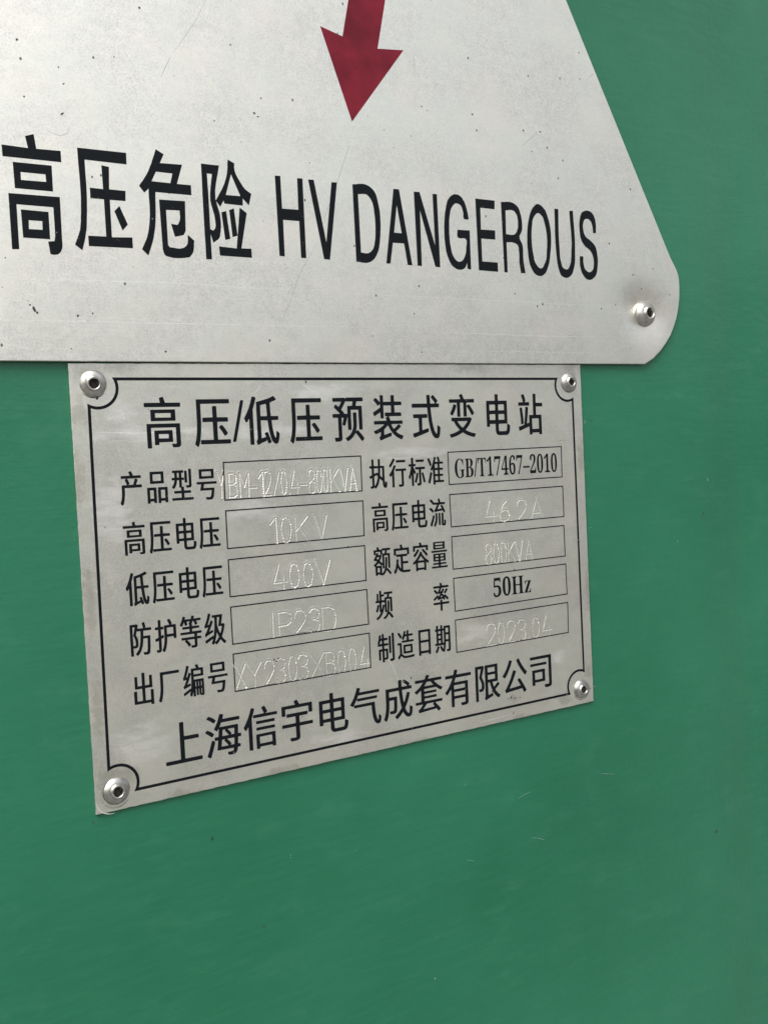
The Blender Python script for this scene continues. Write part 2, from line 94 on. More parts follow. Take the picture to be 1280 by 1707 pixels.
'流': [[110,-28,104,-26,89,-12,88,-10,102,2,112,14,121,28,128,42,134,70,136,128,138,130,144,131,168,131,174,130,177,126,177,72,173,46,168,28,162,16,154,2,140,-14,124,-26],[42,-25,36,-23,20,-11,16,-6,16,-4,50,50,82,108,84,110,92,111,102,109,118,94,119,90,88,32,58,-20,54,-24],[292,-24,278,-21,270,-17,265,-10,263,0,263,126,264,129,270,131,298,131,304,130,306,128,306,10,308,2,310,0,314,1,317,6,319,42,320,45,328,47,338,46,354,37,356,34,353,-2,350,-10,346,-16,338,-21,322,-24],[206,-14,200,-12,199,-8,199,128,202,130,208,131,238,130,240,128,241,126,241,-10,238,-13,232,-14],[316,132,309,134,296,154,290,157,172,149,130,143,118,145,116,148,111,168,128,175,136,182,166,218,173,228,168,230,114,230,108,231,104,234,92,232,84,233,54,257,24,277,23,280,38,297,48,299,56,297,72,288,114,257,204,257,206,258,206,262,194,292,194,296,197,298,214,302,226,303,234,302,236,299,252,260,255,258,338,257,347,256,349,252,349,236,348,232,346,231,224,229,185,180,186,177,198,177,270,182,272,184,272,186,252,208,250,214,268,225,276,226,286,225,295,216,325,182,348,150,347,146,330,134],[76,139,70,141,44,159,8,178,8,182,18,197,30,200,44,197,74,182,101,164,102,162,102,160,90,142,86,140]],
'额': [[176,-31,164,-26,134,-27,126,-26,124,-24,123,-16,120,-15,82,-15,79,-18,78,-24,70,-27,44,-27,37,-24,36,76,34,78,24,77,16,79,7,102,44,118,66,131,69,136,66,138,48,147,32,142,22,143,8,158,8,162,22,173,40,191,50,204,55,212,22,212,14,214,14,266,22,269,79,270,80,274,70,294,74,297,98,302,111,300,127,272,132,269,174,269,176,272,177,280,186,282,342,282,350,280,352,276,352,260,350,258,342,256,286,255,283,252,273,224,276,221,330,221,336,220,339,218,338,52,330,49,308,49,300,50,297,52,296,196,292,197,226,197,224,195,223,192,223,52,220,50,214,49,192,49,184,51,182,54,182,93,180,94,172,88,166,86,167,78,167,0,168,-4,170,-5,184,2,202,15,217,32,228,54,235,82,239,122,240,174,242,177,248,178,272,178,280,177,282,174,282,152,279,100,275,72,269,46,282,47,292,44,348,2,357,-6,357,-10,344,-26,336,-28,326,-26,294,1,260,26,258,25,252,15,238,-1,216,-17,188,-30],[81,10,120,9,123,10,124,56,122,60,84,61,80,60,79,14],[58,86,146,85,152,86,131,102,106,116,58,88,57,86],[179,112,182,113,182,116,182,208,181,210,178,212,162,212,160,210,160,210,172,202,173,200,173,196,157,170,134,142,133,140,136,137],[94,158,98,158,106,166,118,180,118,185,88,186,82,184,72,172,71,168,82,165],[102,210,138,209,147,212,145,216,145,240,144,244,60,245,56,244,56,214,60,218,68,232,74,234,84,234,108,228,108,226,102,212],[190,222,230,222,238,242,241,254,236,256,190,255,188,252,188,226]],
'定': [[32,-30,24,-28,8,-14,6,-12,31,16,42,32,50,48,63,86,71,132,74,136,86,137,106,135,116,132,116,126,109,88,110,83,118,66,128,50,146,32,154,27,156,27,157,160,156,162,152,164,74,164,68,167,67,180,66,184,54,182,30,182,22,184,21,190,21,256,22,261,32,263,158,263,159,264,159,268,146,296,148,299,162,303,180,306,188,305,190,302,209,266,212,263,328,263,338,260,339,188,338,184,330,182,297,182,295,180,294,166,288,164,208,164,204,162,203,112,204,108,304,107,308,106,310,104,310,88,308,82,302,80,204,79,203,76,203,14,204,10,206,8,234,5,344,5,350,4,353,2,353,0,344,-22,334,-24,230,-24,202,-22,168,-16,144,-9,125,2,108,14,92,32,89,30,71,0,55,-20,44,-28],[66,192,78,193,292,192,293,194,294,196,294,232,292,234,288,235,68,235,66,234,65,230]],
'容': [[76,-30,72,-28,70,-26,70,62,66,63,42,52,30,50,21,52,7,72,56,97,78,109,102,126,119,140,142,162,170,196,178,197,186,196,208,187,209,184,205,176,208,172,224,155,248,135,272,119,290,108,312,97,350,80,352,78,338,58,334,56,326,55,318,56,294,67,290,67,290,-24,288,-28,278,-29,248,-28,246,-26,244,-20,240,-18,120,-18,115,-20,114,-26,112,-29,104,-30],[116,8,243,8,245,12,244,65,240,67,116,66,114,64,114,60,114,12],[123,94,238,93,244,94,212,119,182,146,154,120,124,97,122,94],[48,138,40,142,26,157,25,160,26,161,56,179,70,189,90,206,110,226,120,228,130,227,151,220,151,216,140,202,120,183,96,163,62,140],[302,139,294,142,256,174,206,210,204,212,205,214,220,226,230,228,238,227,274,204,306,181,326,165,331,158,316,141,306,139],[28,203,22,205,21,208,21,264,22,268,32,270,158,270,160,272,160,274,149,298,152,300,174,305,184,306,193,304,202,288,210,272,212,270,330,270,336,269,339,266,339,208,338,206,336,204,304,203,296,205,294,208,294,240,292,242,290,243,72,243,68,243,65,240,65,208,64,205,56,203]],
'量': [[14,-21,10,-20,8,-18,8,-4,10,0,16,2,152,2,155,2,157,4,157,18,154,21,48,21,39,24,38,38,40,40,44,42,152,42,156,43,157,46,157,58,154,60,58,60,50,62,48,66,48,144,48,148,50,150,60,152,304,152,314,150,315,66,314,62,304,60,206,60,202,58,202,46,204,43,206,42,316,42,321,40,323,38,322,24,312,21,206,21,202,18,202,4,204,2,208,2,346,2,351,0,353,-2,353,-16,351,-20,342,-21],[94,78,154,78,157,82,157,94,152,97,94,97,92,92,92,82],[204,78,268,78,271,82,271,94,266,97,204,97,202,92,202,82],[94,116,154,115,157,118,157,130,152,133,94,133,92,128,92,118],[204,116,268,115,271,118,271,130,266,133,204,133,202,128,202,118],[16,166,12,168,10,170,10,184,12,188,20,189,340,189,349,188,351,184,350,168,342,166],[62,202,56,204,55,208,55,286,58,291,66,292,294,292,302,291,305,288,305,208,302,203,294,202],[101,222,256,221,260,224,260,234,258,237,254,238,102,238,100,236,99,234,99,224],[101,256,256,256,260,258,260,270,258,273,254,274,102,274,100,272,99,270,99,260]],
'频': [[30,-31,22,-28,11,-12,11,-8,36,1,60,14,88,36,98,46,104,54,102,56,88,56,82,58,80,60,80,122,78,130,58,82,42,59,34,57,26,58,8,69,6,72,24,102,40,142,50,144,78,138,80,142,80,162,78,165,14,165,8,166,5,168,5,186,6,189,14,191,28,191,32,194,32,266,34,270,42,272,62,272,71,270,72,194,74,191,82,191,86,192,87,196,87,298,90,303,96,304,120,304,128,302,129,262,130,260,132,259,176,259,177,262,178,279,180,281,186,282,340,282,350,280,351,260,348,257,340,256,294,256,290,255,278,222,279,220,282,220,332,220,338,219,341,216,341,56,340,51,332,49,308,49,300,50,298,52,297,196,292,197,230,197,228,195,228,192,228,50,216,48,196,48,188,50,187,120,186,126,166,76,152,52,135,30,116,12,94,-5,68,-19,42,-29],[172,-31,164,-28,154,-14,154,-10,180,-1,204,12,219,28,230,48,237,70,241,100,244,178,252,181,274,181,282,180,284,176,284,150,282,104,277,64,273,48,274,46,286,44,292,42,345,0,355,-10,356,-14,342,-28,332,-30,323,-28,280,9,262,22,238,-4,220,-16,186,-29],[124,86,127,88,135,106,146,138,156,140,186,134,187,138,187,160,186,165,128,165,124,164,123,94],[131,192,186,191,187,194,188,218,196,220,232,221,238,232,244,250,244,254,240,256,184,256,181,254,181,238,178,235,172,234,130,233,129,230,129,196]],
'率': [[164,-30,158,-28,157,-26,157,42,156,46,16,47,10,49,9,52,9,70,11,72,20,74,154,74,156,76,157,78,157,98,158,101,166,103,192,103,200,102,202,100,203,78,206,74,340,74,350,72,351,50,349,48,344,47,204,46,203,42,202,-28,194,-30],[312,95,304,97,274,121,258,131,257,130,258,128,267,112,268,108,248,97,240,96,232,98,222,112,218,114,146,107,116,101,108,102,105,104,99,126,100,127,109,130,114,135,44,101,34,99,24,101,13,118,13,122,16,123,100,162,110,163,118,161,124,144,126,143,152,165,162,176,160,178,152,178,120,173,114,175,110,183,108,184,94,174,84,173,74,175,56,192,25,214,24,216,25,218,40,230,48,231,58,230,82,215,104,199,108,198,114,201,125,212,140,232,146,242,142,244,28,244,20,245,18,246,17,248,18,268,28,271,160,271,162,272,162,274,150,294,150,298,170,304,182,306,193,304,212,274,216,271,338,271,346,269,348,266,348,248,346,246,340,244,196,244,192,242,165,206,168,204,178,204,190,206,212,232,216,234,222,235,232,234,250,223,252,220,251,218,205,168,218,169,226,168,239,154,242,153,254,161,264,162,272,161,316,133,340,116,342,112,324,97],[169,134,200,136,204,138,204,140,197,150,192,155,170,138,169,136],[264,171,256,173,242,184,241,186,270,212,288,230,298,232,308,230,328,218,328,216,322,209,280,174,274,172]],
'制': [[102,-29,96,-27,95,-24,95,96,93,100,70,101,66,98,65,2,58,0,32,0,26,2,24,6,24,124,26,126,34,127,93,128,95,132,94,160,90,162,18,162,9,164,7,168,8,186,23,190,8,198,7,200,18,220,27,240,42,293,52,295,84,288,84,284,76,254,80,252,92,252,94,254,95,256,96,300,104,302,130,302,136,301,139,298,139,256,140,253,202,252,210,251,212,248,212,230,210,226,202,225,140,224,139,220,139,192,140,190,144,189,216,189,224,188,226,184,225,164,216,162,142,162,139,158,139,132,140,128,142,127,204,127,213,124,214,24,212,14,210,9,204,4,198,2,180,-1,152,-1,144,0,140,4,139,-2,139,-24,137,-28,130,-29],[258,-28,254,-26,252,-24,245,-2,246,0,252,2,294,2,296,3,298,6,298,296,300,299,308,300,340,299,342,298,343,294,343,4,342,-6,339,-12,335,-18,322,-24,294,-28],[140,24,166,24,171,26,171,96,168,101,142,101,139,98,139,28],[240,69,236,71,234,74,234,266,236,268,242,270,270,270,276,268,278,264,278,74,276,70,270,69],[51,190,94,190,95,194,94,224,88,225,70,225,66,224,51,194]],
'造': [[30,-27,23,-24,11,-6,9,-2,12,2,26,14,55,32,55,134,54,136,52,138,18,138,10,140,8,144,8,162,10,164,16,165,90,165,98,162,99,36,102,32,134,13,156,6,178,4,256,4,314,7,344,10,354,9,357,6,350,-16,346,-19,288,-22,188,-23,158,-21,126,-15,110,-9,84,7,80,8,74,5,61,-6,44,-25,36,-27],[136,32,132,34,130,38,130,130,132,134,140,136,312,136,322,134,323,38,321,34,312,32],[175,58,276,58,278,62,278,109,272,111,175,110,173,108,173,104,173,62],[108,163,103,164,101,166,101,184,104,187,112,188,200,188,205,190,205,230,204,232,202,233,166,232,149,206,142,198,140,196,132,195,123,196,103,208,103,212,114,226,129,250,139,270,148,295,150,298,160,299,190,292,190,286,180,262,180,260,182,258,200,258,204,260,205,298,206,301,214,303,238,303,246,302,249,300,249,262,251,258,326,258,332,257,335,254,335,238,332,234,324,233,250,232,249,228,249,192,250,189,254,188,340,188,348,187,351,184,351,180,351,168,348,164,340,163],[76,214,70,217,52,238,19,272,18,274,19,276,36,287,46,289,54,288,70,274,96,248,107,234,108,230,88,216]],
'日': [[60,-26,56,-24,54,-20,55,276,66,279,298,279,308,277,309,272,308,-22,300,-24,272,-24,264,-23,262,-20,262,-4,258,-2,106,-2,102,-2,100,-4,100,-22,98,-24,90,-26],[102,28,260,28,262,32,261,124,256,126,102,125,100,120,100,34,100,30],[102,154,260,155,262,160,261,248,256,250,102,249,100,244,100,160,100,156]],
'期': [[194,-31,187,-28,166,-14,154,-16,144,-14,134,3,108,40,111,42,126,51,136,52,146,50,158,36,176,12,178,11,185,24,190,44,192,54,190,57,16,58,8,59,6,61,5,78,6,82,14,84,36,84,39,86,40,88,40,226,39,228,36,229,18,229,12,231,10,234,10,250,10,253,12,255,36,256,39,258,40,294,42,298,50,299,72,299,82,297,83,294,83,260,84,257,88,256,128,257,130,260,130,296,132,298,138,299,166,299,173,296,174,260,175,258,178,256,198,256,200,260,200,282,202,284,208,285,332,285,340,284,342,282,343,4,340,-12,336,-18,330,-22,310,-27,268,-28,258,-26,250,-4,251,-2,260,0,294,-1,296,0,298,4,299,90,298,92,294,93,244,93,240,90,237,60,232,34,219,-6,207,-28,200,-31],[34,-30,26,-28,8,-15,7,-12,34,16,45,32,54,49,58,51,68,52,96,44,97,40,89,26,63,-10,46,-28],[85,84,128,85,130,88,129,118,124,119,84,118,83,114,83,90],[176,84,194,84,197,86,200,136,200,226,199,228,198,230,178,229,175,228,174,226,174,90],[244,120,294,119,298,120,299,172,298,176,248,177,244,176,243,122],[85,142,128,143,130,146,129,174,124,176,84,175,83,172,83,148],[85,200,128,200,130,204,129,228,124,229,84,228,83,224,83,204],[245,204,294,203,298,204,299,254,298,258,248,259,244,258,243,208]],
},
'Z': {
'上': [[16,-13,13,-10,12,-6,12,12,16,16,142,16,148,18,148,292,150,297,154,298,182,298,188,295,188,192,190,188,316,187,320,186,322,184,323,162,322,160,320,158,194,158,189,156,188,20,190,17,192,16,344,16,347,14,348,12,348,-8,346,-12,340,-13]],
'海': [[236,-27,224,-26,221,-24,215,-2,220,0,240,-2,264,-1,268,2,273,8,276,18,274,22,120,24,117,28,129,100,126,102,100,102,97,106,97,124,98,128,102,129,130,129,134,131,141,188,140,190,138,189,128,177,118,176,96,190,94,192,109,212,125,238,139,266,152,300,156,304,166,303,186,298,190,296,190,292,181,266,181,264,182,263,338,263,342,262,344,260,344,240,342,237,340,236,168,236,164,233,150,206,150,204,154,203,320,203,324,202,326,200,327,180,324,132,328,129,348,129,352,128,353,124,353,108,352,104,350,102,326,102,323,100,322,96,319,52,322,49,338,49,342,48,343,44,342,26,338,23,318,23,316,22,310,0,306,-9,300,-16,292,-22,280,-26,270,-27],[44,-23,23,-10,21,-6,47,50,69,106,72,110,80,110,100,96,101,94,101,90,81,36,58,-18,54,-22],[162,50,220,49,224,50,225,52,211,68,188,90,188,94,196,100,196,101,172,102,168,100,166,96,160,54],[248,50,276,49,281,50,282,54,285,90,285,98,284,101,222,102,217,100,244,75,254,62,255,58,247,52],[173,130,228,129,231,130,232,132,224,141,197,168,198,170,204,176,204,177,182,178,178,177,176,174,172,132],[254,130,282,129,286,130,289,162,289,174,288,177,232,178,227,176,261,142,261,138,253,132],[70,136,41,156,12,174,12,178,23,192,28,194,36,193,66,178,93,160,94,158,93,154,81,138,78,136],[92,240,64,260,30,278,30,282,42,296,48,298,58,297,88,282,116,263,116,258,104,243,100,240]],
'信': [[58,-31,56,-28,55,-26,54,155,54,156,52,155,34,133,26,131,20,134,7,158,30,189,50,220,67,252,86,300,90,302,96,302,118,296,120,294,121,292,111,262,92,220,92,-26,91,-30,88,-31],[130,-30,128,-28,127,-24,127,82,130,87,316,88,320,87,321,86,322,-24,320,-28,289,-28,286,-26,286,-17,282,-15,168,-15,163,-16,162,-26,160,-29],[164,10,284,10,286,14,286,62,280,64,164,64,162,62,162,58,162,14],[136,117,132,120,132,136,133,140,136,141,312,141,318,140,319,136,319,120,318,118,314,117],[136,168,132,172,132,186,133,190,136,192,312,192,318,191,319,188,319,172,318,169,314,168],[110,219,106,222,106,236,106,242,110,244,212,245,213,248,210,256,190,292,194,296,214,303,222,302,227,298,239,278,249,258,248,254,232,246,231,246,232,244,342,244,346,243,347,240,347,222,346,220,342,219]],
'宇': [[108,-28,104,-24,95,-2,96,0,114,1,146,0,158,1,160,4,160,86,156,88,24,88,21,90,20,92,20,112,22,115,26,116,158,116,161,120,161,166,160,169,156,170,72,170,69,174,69,192,70,196,78,198,282,198,288,197,290,194,290,174,289,172,286,170,204,169,202,164,202,118,208,116,338,116,340,114,341,112,341,94,340,90,334,88,204,88,202,84,202,2,200,-6,197,-14,192,-18,186,-22,170,-26,146,-28],[24,184,21,186,20,190,20,260,22,264,26,265,158,265,160,266,160,268,149,290,149,294,154,296,174,302,182,302,186,300,204,268,206,265,334,265,338,264,340,262,340,190,339,186,336,184,306,184,301,186,300,190,300,234,298,237,294,238,62,238,59,234,59,190,58,186,54,184]],
'电': [[206,-24,188,-22,178,-18,168,-12,163,-4,159,4,157,18,157,64,155,68,82,68,79,66,79,50,76,46,44,45,40,46,39,50,40,248,42,250,46,251,155,252,157,256,157,298,158,302,162,303,192,303,196,302,197,298,197,254,200,251,312,251,316,250,317,246,316,70,312,68,199,68,197,64,197,26,200,11,204,8,212,6,296,6,302,10,308,20,311,34,313,60,314,63,318,64,324,63,350,52,352,48,349,22,344,4,334,-12,324,-19,310,-23,298,-24],[81,96,156,97,157,102,156,144,152,146,80,145,79,142,79,102],[199,96,276,97,278,102,277,144,272,146,198,145,197,142,197,102],[81,174,156,174,157,178,156,222,152,223,80,222,79,218,79,178],[199,174,276,174,278,178,277,222,272,223,198,222,197,218,197,178]],
'气': [[308,-29,294,-25,280,-15,270,0,262,18,255,42,252,60,247,104,246,132,244,136,54,137,50,138,49,140,48,160,46,159,40,153,32,152,6,168,6,172,29,196,53,230,72,266,88,303,98,304,120,299,124,296,124,292,114,266,114,264,116,263,334,263,338,262,339,260,340,242,339,240,336,238,104,238,99,236,88,216,88,214,92,213,308,213,312,212,313,208,313,192,310,190,90,189,86,192,85,204,84,207,51,164,52,162,56,162,276,162,282,161,284,158,286,110,290,72,297,38,306,14,314,4,316,3,317,4,320,16,321,42,325,46,330,47,334,46,351,32,352,30,352,18,349,-2,342,-20,336,-25,328,-29]],
'成': [[32,-32,28,-30,8,-12,18,5,25,24,31,44,37,76,40,116,40,236,42,241,46,242,190,242,191,246,191,300,194,303,222,303,228,302,230,300,231,246,233,242,290,242,295,244,294,247,280,258,238,284,238,286,250,299,254,301,258,302,264,301,288,288,326,262,327,258,316,246,316,243,342,242,347,240,348,236,348,218,347,216,344,214,238,214,234,213,233,210,240,150,246,118,250,106,252,106,254,109,270,140,288,186,292,188,298,188,322,182,325,178,314,146,299,114,288,94,264,56,268,44,280,22,294,8,302,4,307,8,311,18,314,38,315,60,317,66,320,68,328,67,350,54,351,50,350,38,345,8,339,-8,332,-18,322,-24,312,-27,294,-27,280,-23,267,-16,254,-4,243,10,237,22,234,23,230,20,202,-5,176,-23,166,-28,160,-28,156,-26,139,-8,139,-4,168,15,184,27,208,49,219,62,210,96,204,126,197,174,194,212,190,214,84,214,81,212,80,210,80,172,82,169,168,168,172,166,170,80,166,46,163,38,160,33,154,28,144,24,120,22,90,23,85,24,78,48,80,50,120,49,124,51,128,56,132,80,134,136,133,140,130,141,82,140,80,138,80,116,77,76,68,28,62,8,52,-14,42,-30]],
'套': [[290,-30,286,-27,269,-8,264,-7,112,-15,78,-18,62,-21,54,-19,46,2,46,6,58,11,74,22,97,42,102,50,98,51,20,51,16,54,16,72,18,75,22,76,82,76,85,78,86,172,84,174,82,174,52,156,32,148,24,150,9,168,12,172,50,191,72,205,102,231,109,238,110,240,106,242,22,242,19,244,18,246,18,264,20,267,24,268,132,268,136,270,140,276,154,301,156,303,162,303,188,299,192,297,192,292,180,272,180,270,182,268,336,268,342,266,343,264,343,246,342,244,340,242,256,242,252,240,258,232,288,209,320,189,351,174,352,172,351,170,334,153,326,152,318,155,270,183,130,183,128,182,126,180,126,164,130,162,270,162,274,160,275,156,275,144,274,142,270,141,128,140,126,138,126,124,128,121,130,120,270,120,274,118,275,114,275,102,274,99,270,98,128,98,126,94,126,80,128,76,338,76,343,74,344,72,344,56,343,52,340,51,264,51,260,50,262,45,308,2,321,-14,320,-17,300,-29],[110,10,242,15,244,18,243,20,224,38,226,41,239,50,232,51,154,51,111,14,109,10],[130,208,232,207,237,208,206,241,164,242,158,240,142,222,130,212,129,210]],
'有': [[90,-29,87,-26,86,-24,86,128,82,128,56,103,42,91,36,88,30,88,26,90,11,106,10,110,35,130,66,164,89,196,101,216,105,228,100,229,20,229,18,230,17,234,17,252,18,256,24,257,118,258,124,268,134,300,138,302,142,303,168,298,173,296,173,292,162,260,164,257,338,257,342,256,344,252,344,234,343,230,340,229,150,229,147,226,130,192,131,190,134,190,296,190,301,188,302,184,302,2,300,-10,296,-18,284,-25,268,-28,218,-29,214,-28,212,-26,204,-6,206,-2,258,-1,262,2,263,38,260,42,128,42,126,41,124,38,123,-26,118,-29],[126,68,260,67,263,72,263,100,261,102,258,103,126,103,124,101,124,98,124,72],[126,128,260,128,263,132,263,160,261,162,258,163,126,163,124,161,124,158,124,132]],
'限': [[156,-30,151,-26,142,-8,150,4,153,16,154,286,156,287,160,288,322,287,323,286,324,282,323,130,318,127,254,127,252,126,252,124,262,94,266,84,270,82,280,88,318,117,324,117,328,116,343,100,344,98,342,94,320,79,287,56,285,54,296,38,311,24,330,9,350,-2,351,-4,336,-25,328,-27,320,-25,304,-16,288,-3,267,18,256,33,244,52,228,84,215,126,212,127,196,127,193,126,192,122,192,15,196,14,242,25,252,25,255,22,256,2,252,-2,184,-21,162,-29],[30,-29,28,-26,27,-22,27,286,28,288,32,289,128,290,144,280,146,276,112,186,129,160,136,146,140,134,143,116,143,94,141,82,133,68,126,62,118,58,98,55,82,55,76,56,74,58,69,78,70,80,74,81,92,81,98,83,104,88,107,98,107,118,101,142,91,162,76,182,102,260,101,262,98,262,68,262,64,260,63,-24,62,-28,58,-29],[194,154,284,154,286,158,286,194,280,196,194,196,192,194,192,190,192,158],[194,220,284,220,286,224,286,260,280,262,194,262,192,260,192,256,192,224]],
'公': [[302,-27,298,-24,281,6,274,12,120,2,86,-1,58,-6,54,-5,51,-2,43,22,61,38,92,76,127,130,160,191,164,194,170,194,200,182,202,180,201,178,160,108,106,32,108,31,122,32,254,41,255,44,216,98,218,101,238,110,250,110,252,108,264,94,299,48,322,14,336,-10,335,-14,312,-26],[40,134,16,152,15,156,42,182,69,214,91,250,110,290,114,293,120,293,148,285,150,282,149,278,131,240,103,196,82,168,62,146,48,135],[320,134,315,138,290,164,258,202,233,238,219,262,209,282,210,285,236,296,242,296,245,294,266,258,292,222,321,188,351,160,350,156,332,136,328,134]],
'司': [[234,-27,229,-24,222,0,224,3,280,4,284,6,286,8,285,250,280,252,30,252,27,254,26,256,26,276,28,279,34,280,318,280,323,280,325,278,326,10,324,-6,321,-12,316,-18,302,-24,276,-27],[54,9,52,12,51,16,51,148,52,153,58,154,224,154,231,152,232,148,232,44,230,37,226,36,94,36,90,34,90,14,88,10,84,9],[92,62,192,63,194,68,193,126,188,128,92,127,90,124,90,68],[32,191,28,194,28,210,29,214,32,216,250,216,256,215,257,212,257,194,256,192,252,191]],
},
'S': {
